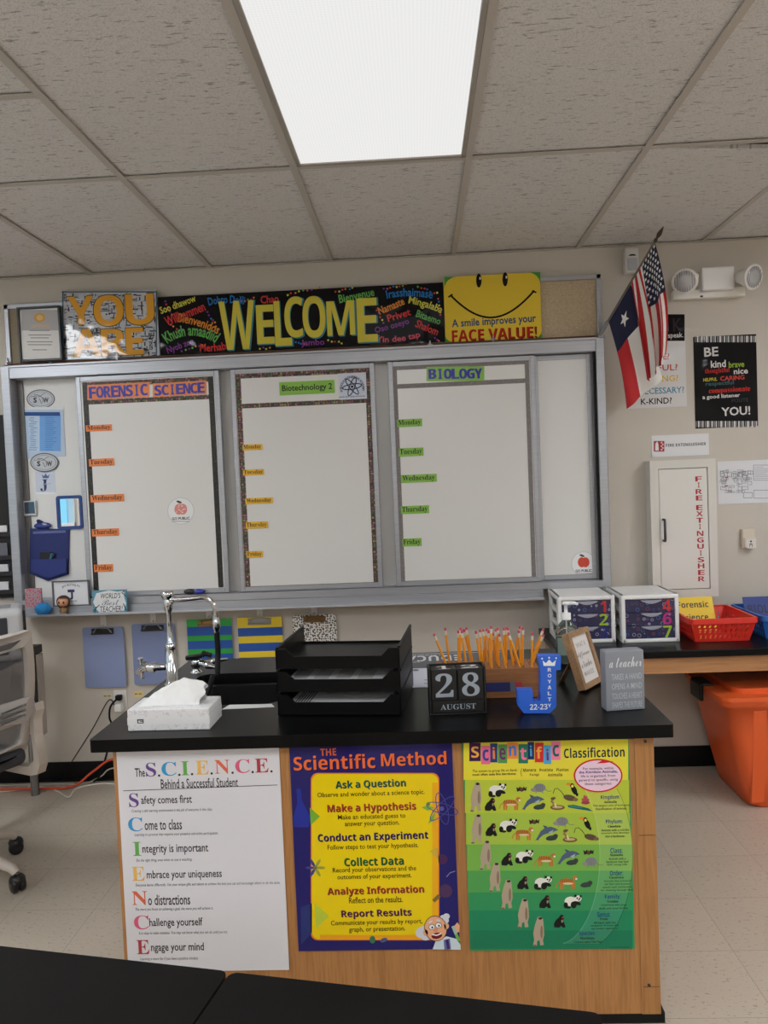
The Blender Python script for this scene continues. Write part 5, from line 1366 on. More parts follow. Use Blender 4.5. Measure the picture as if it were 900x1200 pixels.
            E(0, -4, 34, 14, org_, 3, -4); E(36, -20, 11, 10, org_, 4); E(42, -16, 5, 4, w_, 5); E(4, 5, 24, 5, (206, 180, 140), 5)
            for dx in (-28, -18, 22, 32): P_([(dx - 5, 0), (dx + 5, 0), (dx + 3, 30), (dx - 4, 30)], org_, 4)
            G_([(-32, -4), (-46, 8), (-50, 24)], 4, org_, 4)
            for j in range(7): G_([(-26 + j * 8, -16), (-28 + j * 8, 0)], 2, (70, 44, 26), 6)
        elif kind == 'dolphin':
            P_([(-52, 36), (-40, 18), (-26, -8), (-4, -26), (22, -30), (40, -24), (56, -14), (40, -10), (28, -2), (8, 0), (-14, 8), (-32, 24), (-36, 34), (-44, 30)], (74, 88, 110)); P_([(-8, -24), (-16, -38), (8, -29)], (64, 78, 98), 4); P_([(10, -4), (34, -16), (26, 4)], (150, 160, 170), 4)
        elif kind == 'otter': E(0, 4, 27, 12, (54, 66, 62), 3, 8); E(18, -6, 11, 9, (60, 60, 56), 4); G_([(-20, 8), (20, 12)], 3, (40, 60, 60), 5)
        elif kind == 'bat': P_([(-24, -10), (-14, -4), (-8, -12), (-2, -6), (6, -6), (12, -12), (16, -4), (24, -12), (22, 8), (12, 6), (2, 12), (-8, 8), (-20, 12)], (52, 40, 34)); E(0, 0, 7, 8, (90, 66, 50), 4)
        elif kind == 'arma': E(0, -2, 28, 20, gy, 3); E(-28, 8, 14, 8, (136, 130, 126), 4, -10); G_([(26, 6), (40, 14), (54, 12)], 3, (120, 110, 104), 4); G_([(-14, 14), (-18, 24)], 4, gy, 4); G_([(12, 14), (16, 24)], 4, gy, 4); [G_([(j * 9 - 14, -18), (j * 9 - 16, 12)], 1.4, (92, 94, 98), 5) for j in range(4)]
        elif kind == 'toucan': E(6, 6, 12, 24, k, 3, 25); E(-4, -16, 10, 9, k, 4); E(-2, -12, 6, 7, (220, 190, 80), 5); P_([(-8, -24), (-24, -28), (-34, -18), (-12, -15)], (206, 126, 40), 5); P_([(12, 22), (26, 20), (24, 34), (16, 34)], k, 4)
        elif kind == 'snake': E(4, 18, 34, 12, (112, 84, 58), 3); E(4, 16, 24, 6, (176, 160, 110), 4); G_([(-18, 14), (-12, 0), (-24, -10), (-16, -20)], 11, (140, 108, 70), 5); E(-16, -24, 12, 6, (104, 76, 52), 6, 10); E(-6, 6, 4, 12, (206, 190, 150), 6, 20)
        elif kind == 'rat': E(0, 0, 30, 14, br, 3, -12); E(26, 8, 12, 8, (120, 92, 74), 4); G_([(-24, -8), (-40, -30), (-56, -44), (-70, -40), (-76, -20)], 3, (60, 50, 40), 4)
        elif kind == 'coral':
            for dx, h_ in ((-14, 24), (-5, 38), (5, 34), (14, 22)): G_([(dx * .5, 20), (dx, 20 - h_)], 9, (170, 80, 84), 3 + abs(dx) % 3)
            E(0, 16, 20, 8, (150, 64, 74), 6)
        elif kind == 'eel': P_([(-58, -12), (-30, -14), (0, -8), (40, 2), (58, 16), (20, 10), (-20, 4), (-52, -2)], (30, 96, 100)); G_([(-50, -8), (10, 0)], 3, (70, 140, 130), 4)
    R_ = [('bear', 108, 288), ('panda', 205, 258), ('bat', 317, 252), ('arma', 400, 248), ('toucan', 552, 250), ('black', 176, 322), ('tiger', 266, 318), ('dolphin', 368, 314), ('otter', 398, 330), ('snake', 478, 318), ('rat', 538, 292), ('coral', 610, 298), ('eel', 585, 338),
          ('bear', 112, 434), ('black', 180, 438), ('panda', 254, 420), ('tiger', 324, 456), ('bat', 375, 401), ('dolphin', 430, 454), ('otter', 455, 472), ('arma', 503, 402), ('snake', 535, 466), ('toucan', 612, 406), ('rat', 634, 472),
          ('bear', 152, 554), ('black', 252, 573), ('panda', 328, 562), ('tiger', 426, 576), ('dolphin', 530, 564), ('otter', 548, 584), ('bat', 624, 541), ('arma', 636, 586),
          ('bear', 195, 655), ('black', 325, 681), ('panda', 414, 682), ('tiger', 526, 679), ('otter', 613, 686), ('bear', 250, 734), ('black', 426, 768), ('panda', 550, 768), ('bear', 325, 821), ('black', 493, 857), ('bear', 395, 904)]
    for kd, x, y in R_: A(kd, x, y)
wallart('poster', 'green and yellow Scientific Classification poster with rows of animals on the desk front', p3, YCF, (48, 30), (810, 15), (835, 985), (80, 990), (36, 140, 86), classify, .4, (5, .12))

# ------------------------------------------------------------------ faucet, gas tap
bx_, by_ = -.862, 2.645
t = thing('lab_faucet', 'tall chrome lab faucet with gooseneck and hose by the sink', 'faucet', (bx_, by_, TZ))
zt_f = on_y(197, 692, by_).z
b = MB().lathe((bx_, by_, TZ), [(.028, 0), (.028, .006), (.020, .01), (.019, .115), (.017, .12), (.0185, .125), (.0185, .134), (.014, .142), (.0105, .148), (.0095, zt_f - TZ - .075), (.014, zt_f - TZ - .065), (.0165, zt_f - TZ - .03), (.015, zt_f - TZ - .028)], CHROME)
b.build('column', t)
MB().lathe((bx_, by_, zt_f - .03), [(.0165, 0), (.020, .006), (.0235, .014), (.0235, .024), (.018, .029), (0, .03)], CHROME, 24).build('cap', t)
zs_ = on_y(212, 702, by_).z; e1 = on_y(243, 701, by_); e2 = on_y(253, 722, by_)
pts = [(bx_, by_, zs_), (bx_ + .06, by_ + .0, zs_)]
ex = e2.x
for k in range(9):
    an = math.pi / 2 * (1 - k / 8); pts.append((ex - .045 + .045 * math.cos(an), by_, zs_ + .004 - .05 + .05 * math.sin(an)))
pts.append((ex, by_, e2.z)); 
MB().tube([(bx_, by_, zs_), (bx_ + .02, by_, zs_)], .015, CHROME, 16).tube(pts, .0088, CHROME, 14).build('spout', t)
tz = on_y(252, 735, by_).z
MB().lathe((ex, by_, tz - .02), [(.009, 0), (.010, .012), (.014, .018), (.014, .04), (.011, .046), (.0115, .06)], CHROME, 18).build('hose_fitting', t)
MB().tube([(ex, by_, tz - .005), (ex + .001, by_, tz - .08), (ex - .002, by_ - .01, tz - .16), (ex - .012, by_ - .03, TZ + .03), (ex - .03, by_ - .06, TZ - .03), (ex - .045, by_ - .075, TZ - .07)], .0095, RUBBER, 10).build('hose', t)
zv = TZ + .062
v = MB().tube([(bx_ - .02, by_, zv), (bx_ - .05, by_ - .005, zv), (bx_ - .056, by_ - .005, zv), (bx_ - .06, by_ - .006, zv), (bx_ - .085, by_ - .008, zv)], [.012, .012, .019, .018, .012], CHROME, 16).tube([(bx_ - .083, by_ - .008, zv), (bx_ - .104, by_ - .01, zv)], .014, CHROME, 14)
v.build('valve', t)
h = MB()
for an in (10, 100, 190, 280):
    q = math.radians(an); d = Vector((0, math.cos(q), math.sin(q))); c = Vector((bx_ - .1, by_ - .01, zv)); h.tube([c, c + d * .022, c + d * .036], [.007, .006, .0095], CHROME, 10)
h.build('cross_handle', t)
gx, gy_ = -.765, 2.80
gp = on_z(218, 797, TZ); gx, gy_ = gp.x + .005, 2.81
ztg = on_y(217, 772, gy_).z
t = thing('gas_tap', 'short chrome gas tap with two nozzles and black lever handles behind the faucet', 'tap', (gx, gy_, TZ))
MB().lathe((gx, gy_, TZ), [(.022, 0), (.022, .004), (.015, .008), (.014, ztg - TZ - .03), (.018, ztg - TZ - .026), (.018, ztg - TZ - .004), (.012, ztg - TZ)], CHROME, 20).build('column', t)
for dx, dy, dz_ in ((.085, -.03, -.016), (.10, .03, .004)):
    a_ = Vector((gx + .01, gy_, ztg - .016)); d = Vector((dx, dy, dz_)); MB().tube([a_, a_ + d * .35, a_ + d * .42, a_ + d * .55, a_ + d * .7, a_ + d], [.011, .011, .014, .012, .008, .0045], CHROME, 12).build('nozzle', t)
MB().box((gx - .032, gy_ - .02, ztg), (gx + .03, gy_ + .0, ztg + .017), BLKP, .005, xf=Matrix.Translation((gx, gy_, ztg)) @ Matrix.Rotation(-.12, 4, 'Y') @ Matrix.Translation((-gx, -gy_, -ztg))).build('lever', t)
MB().tube([(gx + .022, gy_ + .01, ztg + .004), (gx + .03, gy_ + .016, ztg + .016)], .007, BLKP, 10).box((gx + .012, gy_ + .008, ztg + .016), (gx + .05, gy_ + .028, ztg + .03), BLKP, .004, xf=Matrix.Translation((gx, gy_, ztg)) @ Matrix.Rotation(.35, 4, 'Y') @ Matrix.Translation((-gx, -gy_, -ztg))).build('lever', t)
# paper at the edge of the sink
a_ = on_z(262, 829, TZ); a = Art(lambda u, v: (u, v), XY(TZ + .0006), .6)
a.sheet([(-.612, 2.325), (-.455, 2.335), (-.47, 2.368), (-.60, 2.372)], (222, 222, 224), .0006, uv=True)
tag(a.build('paper_sheet', None, (-.53, 2.35, TZ)), 'white paper slip lying at the front edge of the sink', 'paper')

# ------------------------------------------------------------------ tissue box
A_, B_, C_ = on_z(150, 857, TZ), on_z(246, 855, TZ), on_z(258, 838, TZ)
hgt = on_y(150, 832, A_.y).z - TZ
wv = (B_ - A_).length; rz = math.atan2((B_ - A_).y, (B_ - A_).x); dp = .125
t = thing('tissue_box', 'white patterned tissue box with a tissue pulled up, at the desk corner', 'tissue box', A_, rz=rz)
marb, nt, bb = nm('grey_line_print', .5)
nn = noise_tex(nt, coords(nt), 55, 1); nt.links.new(ramp(nt, nn, [(.47, rgb((214, 213, 214))), (.49, rgb((192, 193, 197))), (.51, rgb((192, 193, 197))), (.53, rgb((214, 213, 214)))]), bb.inputs['Base Color'])
b = MB().box((0, 0, 0), (wv, dp, hgt), marb, .002, 1).box((-.0004, -.0005, hgt * .28), (wv + .0004, dp + .0004, hgt * .62), mat((216, 215, 216), .5))
b.build('carton', t)
ar = Art(lambda u, v: (u, v), lambda u, v, n: (u, -.0006 - n, v)); ar.base = 0; k = (70, 72, 78)
for q in ((.028, hgt * .5, .046, hgt * .56), (.028, hgt * .36, .046, hgt * .40), (.028, hgt * .36, .031, hgt * .5), (.043, hgt * .36, .046, hgt * .56), (.036, hgt * .44, .046, hgt * .48)): ar.rect(*q, k, 1 + int(q[1] * 1000) % 3)
ar.build('printed_mark', t)
ts = MB(); N, Mm = 48, 28; vs = []; tw = wv * .40
HX = [(0, .004), (.12, .02), (.3, .042), (.5, .056), (.66, .070), (.8, .064), (.93, .058), (1, .05)]
def hx(q):
    for (x0_, h0), (x1_, h1) in zip(HX, HX[1:]):
        if q <= x1_: return h0 + (h1 - h0) * (q - x0_) / (x1_ - x0_)
    return HX[-1][1]
for i in range(N + 1):
    q = i / N
    for j in range(Mm + 1):
        r_ = 2 * j / Mm - 1; hh = (1 - abs(r_)) ** .8; yw = .052 * (1 - .35 * q)
        nz = noise.noise(Vector((q * 5, r_ * 2.2, 1.7))) * .010 + noise.noise(Vector((q * 11, r_ * 3, 5.1))) * .004
        fold = .007 * math.sin(q * 15 + 2 * r_) * (1 - abs(r_) * .5)
        vs.append((wv * .5 - tw + 2 * tw * q * (.94 + .06 * (1 - abs(r_))) + .006 * math.sin(9 * r_) * q, dp * .5 + yw * r_ * .72 + fold + nz * .6, hgt + .0008 + hx(q) * hh + abs(nz) * .4 * hh))
ts.add(vs, [(i * (Mm + 1) + j, (i + 1) * (Mm + 1) + j, (i + 1) * (Mm + 1) + j + 1, i * (Mm + 1) + j + 1) for i in range(N) for j in range(Mm)], mat((228, 226, 226), .8), True)
ts.build('tissue', t, fixn=False)

# ------------------------------------------------------------------ letter trays
TA, TB = on_z(326, 839, TZ), on_z(471, 839, TZ)
tw = (TB - TA).length; trz = math.atan2((TB - TA).y, (TB - TA).x); tdp = .33; ph = .0665
trayblack = mat((9, 9, 10), .4, spec=.16)
TL = ['black plastic letter tray at the bottom of the stack', 'black plastic letter tray in the middle of the stack', 'black plastic letter tray at the top of the stack']
def scoop(w_, h_):
    return [(0, 0), (w_, 0), (w_, h_), (w_ - .03, h_), (w_ - .052, h_ * .62), (.052, h_ * .62), (.03, h_), (0, h_)]
for i in range(3):
    z = TZ + .0005 + i * ph
    t = thing('letter_tray', TL[i], 'letter tray', (TA.x, TA.y, z), 'stacked letter trays', rz=trz)
    h_ = ph - .0035
    MB().box((.004, .004, .004), (tw - .004, tdp - .004, .008), trayblack).build('base', t)
    MB().prism(scoop(tw, h_ - .006), 0, .005, trayblack, lambda u, v, n: (u, n, v + .003)).build('front_lip', t)
    for s in (0, 1):
        x = 0 if s == 0 else tw - .005
        m = MB().prism([(.0, 0), (tdp, 0), (tdp, h_ + .002), (tdp - .02, h_ + .0025), (.03, h_), (0, h_ - .006)], 0, .005, trayblack, lambda u, v, n, x=x: (x + n, u, v + .0005))
        m.box((x - .002, .01, h_ - .006), (x + .007, tdp - .006, h_), trayblack, .001, 1)
        m.build('side_wall', t)
    MB().box((.005, tdp - .004, .003), (tw - .005, tdp, .014), trayblack).build('back_rim', t)
    if i < 2:
        p = Art(lambda u, v: (u, v), lambda u, v, n: (u, v, .0085 + n), .5)
        p.sheet([(.03, .014), (tw - .036, .014), (tw - .036, .29), (.03, .29)], (224, 222, 220), .024 if i == 0 else .028)
        if i == 0:
            for k in range(6): p.rect(.045 + k * .008, .02, .049 + k * .008, .2, (46, 46, 50), 1)
        else:
            for k in range(4): p.rect(.04 + k * .064, .018, .084 + k * .064, .2, (176, 174, 174), 1)
        o = p.build('paper_stack', None, (0, 0, 0)); o.location = (TA.x, TA.y, z); o.rotation_euler = (0, 0, trz)
        tag(o, ['stack of printed papers lying in the bottom letter tray', 'stack of white papers lying in the middle letter tray'][i], 'papers')

# magazine sheet lying behind the calendar, printed upside down
m0, m1, m2, m3 = on_z(452, 767, TZ), on_z(588, 764, TZ), on_z(588, 804, TZ), on_z(455, 806.5, TZ)
def mz(px, py): q = on_z(px, py, TZ); return (q.x, q.y)
a = Art(mz, XY(TZ + .0004), .4, None)
a.sheet([mz(462, 767), mz(588, 764), mz(590, 804), mz(462, 806.5)], (196, 200, 214), .0012, uv=True)
a.poly([(462, 767.5), (588, 764.5), (588, 783), (501, 783.5), (479, 784), (478, 791), (462, 790)], (66, 68, 76), 1)
a.text('EDUCA', 507, 772, 66, 6.4, (214, 214, 220), 2, 180, 'inter'); a.text('PLANNING', 500, 768.4, 40, 1.8, (180, 180, 186), 2, 180); a.text('2022', 485, 776.5, 14, 1.6, (180, 180, 186), 2, 180)
for y in (797, 801): a.rect(497, y, 506, y + .9, (120, 124, 140), 1)
a.ell(487, 786, 4, 1.2, (90, 94, 110), 2)
tag(a.build('magazine', None, (on_z(500, 790, TZ))), 'grey and white magazine lying upside down behind the calendar', 'magazine')

# ------------------------------------------------------------------ perpetual calendar
A_, B_ = on_z(504, 839, TZ), on_z(571, 836, TZ); w_ = (B_ - A_).length; rz = math.atan2((B_ - A_).y, (B_ - A_).x)
ht = on_y(504, 784, A_.y).z - TZ; dp = .062
t = thing('block_calendar', 'black wooden block calendar reading 28 AUGUST', 'calendar', A_, rz=rz)
cbm = mat((16, 15, 15), .45); silver = mat((150, 160, 172), .4, .3)
hb = ht * .30
f = MB().box((0, 0, 0), (w_, dp, .005), cbm, .001, 1).box((0, dp - .006, .005), (w_, dp, ht), cbm, .001, 1).box((0, .002, .005), (.006, dp - .006, ht), cbm, .001, 1).box((w_ - .006, .002, .005), (w_, dp - .006, ht), cbm, .001, 1)
f.build('holder', t)
def blk(name, x0, x1, z0, z1, s_, tw_, th_, c, top=None):
    b = MB().box((x0, .001, z0), (x1, dp - .008, z1), cbm, .002, 1)
    ar = Art(lambda u, v: (u, v), lambda u, v, n: (u, .001 - n, v)); ar.base = 0
    ar.text(s_, (x0 + x1) / 2, (z0 + z1) / 2, tw_, th_, c, 2, fnt='serif', bold=0, res=5)
    if top:
        zt = z1; ar2 = Art(lambda u, v: (u, v), lambda u, v, n: (u, v, zt + n)); ar2.base = 0
        ar2.text(top, (x0 + x1) / 2, dp * .42, (x1 - x0) * (.5 if top == '1' else .66), dp * .62, (196, 198, 200), 2, fnt='serif', bold=0, res=5)
    for q in ([ar, ar2] if top else [ar]):
        o_ = len(b.v)
        for m_ in q.mats: b.mi(m_)
        b.v += q.v; b.f += [tuple(o_ + i for i in f_) for f_ in q.f]; b.m += [b.mi(q.mats[i]) for i in q.m]; b.s += q.s
    return b.build(name, t)
blk('month_block', .007, w_ - .007, .0055, hb, 'AUGUST', w_ * .62, .0155, silver)
mid = w_ / 2
blk('number_block', .007, mid - .0006, hb + .0005, ht - .004, '2', (mid) * .62, (ht - hb) * .72, silver, '1')
blk('number_block', mid + .0006, w_ - .007, hb + .0005, ht - .004, '8', (mid) * .62, (ht - hb) * .72, silver, '2')

# ------------------------------------------------------------------ pencil holder and pencils
hx0, hx1, hy0, hy1, hz1 = .035, .338, 2.362, 2.482, .918
t = thing('pencil_holder', 'long brown wooden pencil block with drilled holes behind the calendar', 'pencil holder', ((hx0 + hx1) / 2, (hy0 + hy1) / 2, TZ))
b = MB(); holes = []
HP = []
for r_ in range(4):
    for c_ in range(12):
        x = hx0 + .02 + c_ * (hx1 - hx0 - .04) / 11; y = hy0 + .018 + r_ * (hy1 - hy0 - .036) / 3; HP.append((x, y))
        holes.append([(x + .0056 * math.cos(2 * math.pi * k / 8), y + .0056 * math.sin(2 * math.pi * k / 8)) for k in range(8)])
b.box((hx0, hy0, TZ + .0005), (hx1, hy1, TZ + .02), PINE, .001, 1)
b.prism([(hx0, hy0), (hx1, hy0), (hx1, hy1), (hx0, hy1)], TZ + .02, hz1, PINE, lambda u, v, n: (u, v, n), holes)
b.build('block', t)
lb = MB(); p0, p1_ = on_y(574, 800, hy0), on_y(598, 810, hy0); q1 = on_y(613, 799, hy0)
lb.box((p0.x - .02, hy0 - .001, p1_.z), (p1_.x, hy0 - .0002, p0.z), mat((34, 40, 92), .4)).box((p1_.x, hy0 - .001, p1_.z), (p1_.x + .016, hy0 - .0002, p0.z), mat((96, 98, 108), .4)).box((p1_.x + .016, hy0 - .001, p1_.z + .004), (p1_.x + .036, hy0 - .0002, p0.z), mat((160, 50, 52), .4))
lb.build('paper_label', t)
yel_p = mat((226, 140, 34), .35); fer = mat((204, 198, 182), .4, .2); ers = mat((176, 70, 86), .7)
tops = [(195, 155, 262), (235, 135, 254), (287, 140, 300), (297, 133, 306), (308, 145, 330), (320, 135, 340), (330, 133, 375), (370, 145, 382), (385, 138, 388), (403, 140, 418), (408, 132, 398), (422, 145, 440), (433, 127, 424), (441, 150, 432), (455, 140, 464), (462, 132, 452), (473, 155, 492), (490, 135, 494), (498, 128, 506), (510, 130, 526), (522, 155, 572), (550, 122, 540), (556, 145, 560), (572, 132, 572), (610, 150, 612), (650, 135, 622), (648, 158, 628)]
used = set()
first = None
for i, (tx, ty, bx) in enumerate(tops):
    yy = hy0 + .018 + ((i * 7) % 4) * (hy1 - hy0 - .036) / 3
    pt = upt(b4, tx, ty, yy); pb = upt(b4, bx, 300, yy)
    c = min((q for q in HP if q not in used), key=lambda q: abs(q[0] - pb.x) * 2 + abs(q[1] - yy)); used.add(c)
    base = Vector((c[0], c[1], hz1 - .03)); dirv = Vector((pt.x - c[0], .0 + .01 * math.sin(i * 2.3), pt.z - hz1)).normalized()
    L = (pt - Vector((c[0], yy, hz1))).length + .03
    if first is None:
        t = thing('pencil', 'yellow hexagonal pencil standing eraser up in the wooden pencil block', 'pencil', base, 'pencils in the wooden block')
        a_ = t.location
        def bp(o): o.parent = t; o.location = (0, 0, 0); return o
        bp(MB().tube([(0, 0, -.02), (0, 0, 0), (0, 0, .132)], [.0006, .0037, .0037], yel_p, 6).build('body'))
        bp(MB().tube([(0, 0, .132), (0, 0, .134), (0, 0, .137), (0, 0, .139), (0, 0, .146)], [.0037, .0041, .0037, .0041, .0039], fer, 10).build('ferrule'))
        bp(MB().tube([(0, 0, .146), (0, 0, .153), (0, 0, .155)], [.0037, .0036, .0024], ers, 10).build('eraser'))
        first = t; o = t
    else: o = dup(first)
    # slide the pencil in its hole so that its eraser end reaches the right height
    o.location = base + dirv * (L - .155)
    o.rotation_mode = 'QUATERNION'; o.rotation_quaternion = Vector((0, 0, 1)).rotation_difference(dirv)

# ------------------------------------------------------------------ blue letter J
A_ = on_z(610, 836, TZ); sc = 1 / 3.75 / (FPX / A_.y) ; y0 = 2.195
t_tr = lambda a, b: (on_y(460 + a / 3.75, 700 + b / 3.75, y0).x, on_y(460 + a / 3.75, 700 + b / 3.75, y0).z)
o0 = t_tr(640, 515); blueJ = mat((36, 92, 196), .45); dep = .034
pts = [(640, 262), (740, 262), (740, 322), (718, 324), (720, 484), (690, 514), (578, 514), (550, 478), (549, 412), (616, 411), (618, 462), (642, 462), (650, 452), (650, 320)]
uv = [t_tr(*p) for p in pts]; zmn = min(p[1] for p in uv); uv = [(p[0], p[1] - zmn + TZ + .0005) for p in uv]
t = thing('letter_ornament', 'standing blue letter J ornament with crown and ROYALTY lettering', 'letter', (o0[0], y0, TZ))
MB().prism(uv, -dep, 0, blueJ, XZ(y0)).build('letter', t)
ar = Art(lambda a, b: (t_tr(a, b)[0], t_tr(a, b)[1] - zmn + TZ), XZ(y0)); ar.base = .0002; wt = (214, 218, 226)
ar.poly([(664, 304), (659, 280), (674, 292), (688, 276), (702, 291), (718, 278), (713, 304)], wt, 2)
for x, y in ((657, 272), (688, 268), (719, 270)): ar.ell(x, y, 4, 4, wt, 2, seg=8)
for ch, y in zip('ROYALTY', (321, 347, 373, 399, 425, 451, 478)): ar.text(ch, 690, y, 16, 16, wt, 2, fnt='inter')
ar.text('22-23', 642, 484, 78, 25, wt, 2, fnt='inter')
ar.build('lettering', t)

# ------------------------------------------------------------------ leaning picture frame
A_, B_ = on_z(687, 812, TZ), on_z(705, 794, TZ)
frz = math.radians(54); fw, fh, lean = .142, .175, math.radians(17)
t = thing('photo_frame', 'small brown wooden picture frame leaning on its easel beside the grey block sign', 'picture frame', (A_.x - .002, A_.y, TZ + .0078), rz=frz)
LN = Matrix.Rotation(-lean, 4, 'X')
def fr(u, v, n): return LN @ Vector((u, -n, v))
FM = MB().prism(rrect(0, 0, fw, fh, .002, 1), -.024, 0, FRAMEW, fr, [rrect(.016, .016, fw - .016, fh - .016, .001, 1)])
FM.build('frame', t)
a = Art(unit_tr(.016, .016, fw - .016, fh - .016), lambda u, v, n: fr(u, v, n - .009), .5); a.sheet([(0, 0), (1, 0), (1, 1), (0, 1)], (206, 202, 200), .002)
k = (80, 78, 80)
for s_, y, ww, hh, f_, c in (('WHAT A', .2, .6, .11, 'sans', (150, 148, 150)), ('difference', .42, .74, .15, 'script', k), ('a teacher', .62, .66, .14, 'script', k), ('MAKES', .82, .6, .1, 'sans', (150, 148, 150))): a.text(s_, .5, y, ww, hh, c, 2, fnt=f_, bold=0 if f_ != 'sans' else .01)
a.build('print', t)
E1 = MB(); p0 = fr(fw / 2, fh * .66, -.025); p1_ = Vector((fw / 2, p0.y + .055, -.0072))
E1.prism([(-.02, 0), (.02, 0), (.012, 1), (-.012, 1)], 0, .003, mat((96, 74, 54), .6), lambda u, v, n: p1_ + (p0 - p1_) * v + Vector((u, n, 0)))
E1.build('easel_leg', t)

# ------------------------------------------------------------------ grey block sign
A_, B_ = on_z(711, 834, TZ), on_z(756, 831, TZ); w_ = (B_ - A_).length; rz = math.atan2((B_ - A_).y, (B_ - A_).x) + .0
ht = on_y(708, 764, A_.y).z - TZ
t = thing('block_sign', 'grey wooden block sign beginning A teacher takes a hand, at the desk corner', 'sign', A_, rz=rz)
MB().box((0, 0, 0.0003), (w_, .042, ht), mat((128, 132, 140), .6), .002, 1).build('block', t)
a = Art(unit_tr(0, 0, w_, ht), lambda u, v, n: (u, -n, v), .6); a.base = .0001; wt = (206, 208, 212)
a.text('a teacher', .52, .19, .84, .17, wt, 2, fnt='script', bold=0)
for s_, y in (('TAKES A HAND', .43), ('OPENS A MIND', .59), ('TOUCHES A HEART', .75), ('SHAPES THE FUTURE', .9)): a.text(s_, .54, y, .78, .1, (176, 180, 186), 2, bold=.002)
a.build('lettering', t)

# ------------------------------------------------------------------ hand sanitizer
sp_ = on_z(665, 777, TZ); sx_, sy_ = sp_.x, min(sp_.y, 2.96)
zt_ = on_y(667, 727, sy_).z; zn = on_y(667, 714, sy_).z
t = thing('sanitizer_bottle', 'clear hand sanitizer bottle with white pump at the back corner of the desk', 'bottle', (sx_, sy_, TZ))
gl = mat((206, 216, 212), .08, trans=.92, ior=1.4, k=1.0)
hb = zt_ - TZ
MB().lathe((sx_, sy_, TZ + .0003), [(.0, 0), (.036, 0), (.039, .006), (.039, hb * .72), (.034, hb * .86), (.02, hb * .96), (.014, hb), (.014, hb + .006)], gl, 32, sx=1.0, sy=.72).build('bottle', t)
o = MB().lathe((sx_, sy_, TZ + .004), [(.0, 0), (.034, 0), (.036, .005), (.036, hb * .62), (.0, hb * .62)], mat((120, 142, 132), .2, trans=.5, ior=1.34, k=1.0), 28, sx=1.0, sy=.70).build('gel', t); o['label'] = 'greenish clear gel'
pumpm = MB().lathe((sx_, sy_, TZ + hb + .004), [(.017, 0), (.017, .022), (.008, .024), (.006, .026), (.006, .05), (.012, .051), (.013, .058), (.009, .062), (0, .063)], WHITEP, 20)
pumpm.tube([(sx_, sy_, TZ + hb + .06), (sx_ + .03, sy_ - .004, TZ + hb + .061), (sx_ + .042, sy_ - .006, TZ + hb + .056)], [.008, .006, .0045], WHITEP, 10).tube([(sx_, sy_, TZ + .02), (sx_, sy_, TZ + hb)], .0025, WHITEP, 8)
pumpm.build('pump', t)
Lb = MB(); Nn = 14
vs = []
for k in range(Nn + 1):
    an = math.radians(-150 + 120 * k / Nn)
    for zz in (hb * .22, hb * .62): vs.append((sx_ + .0396 * math.cos(an), sy_ + .0396 * .72 * math.sin(an), TZ + zz))
Lb.add(vs, [(2 * k, 2 * k + 2, 2 * k + 3, 2 * k + 1) for k in range(Nn)], mat((150, 170, 160), .4, alpha=.55), True); Lb.build('paper_label', t)

# ------------------------------------------------------------------ left side: desk, printer, rack, chair
dz = .745; t = thing('side_desk', 'dark side desk with metal foot at the left edge behind the office chair', 'desk', (-2.4, 3.45, 0))
MB().box((-2.95, 3.32, dz - .04), (-1.915, 3.88, dz), mat((42, 38, 36), .45), .004).build('desk_top', t)
MB().box((-1.945, 3.80, .30), (-1.915, 3.86, dz - .0405), mat((30, 28, 28), .5)).box((-1.915, 3.806, .30), (-1.904, 3.858, dz - .0405), mat((164, 156, 146), .5)).build('leg', t)
MB().cyl((-1.965, 3.82, 0.0), (-1.965, 3.82, .2995), .02, STEEL).build('leg_foot', t)
MB().box((-2.93, 3.80, 0), (-2.90, 3.86, dz - .0405), mat((30, 28, 28), .5)).build('leg', t)
for x in (-2.9, -1.96): MB().box((x - .015, 3.36, 0), (x + .015, 3.4, dz - .0405), mat((30, 28, 28), .5)).build('leg', t)
px1 = on_y(31, 730, 3.78).x; pz1 = on_y(15, 709, 3.74).z
pc = on_y(30, 730, 3.52); hp = on_y(18, 710, 3.6).z - dz
t = thing('desktop_printer', 'grey rounded printer with dark front at the left edge below the tray', 'printer', (pc.x, 3.52, dz), rz=.47)
MB().box((-.36, 0, .0005), (-.006, .24, hp), mat((178, 178, 180), .35), .03, 5).build('housing', t)
MB().box((-.33, -.005, .03), (-.075, .012, hp - .035), mat((52, 54, 60), .3), .006).build('front_panel', t)
MB().box((-.012, .012, .02), (.001, .23, hp - .012), blackm, .005).build('side_panel', t)
MB().box((-.28, .06, hp - .0005), (-.06, .18, hp + .003), mat((130, 131, 134), .35), .001, 1).build('top_vent', t)

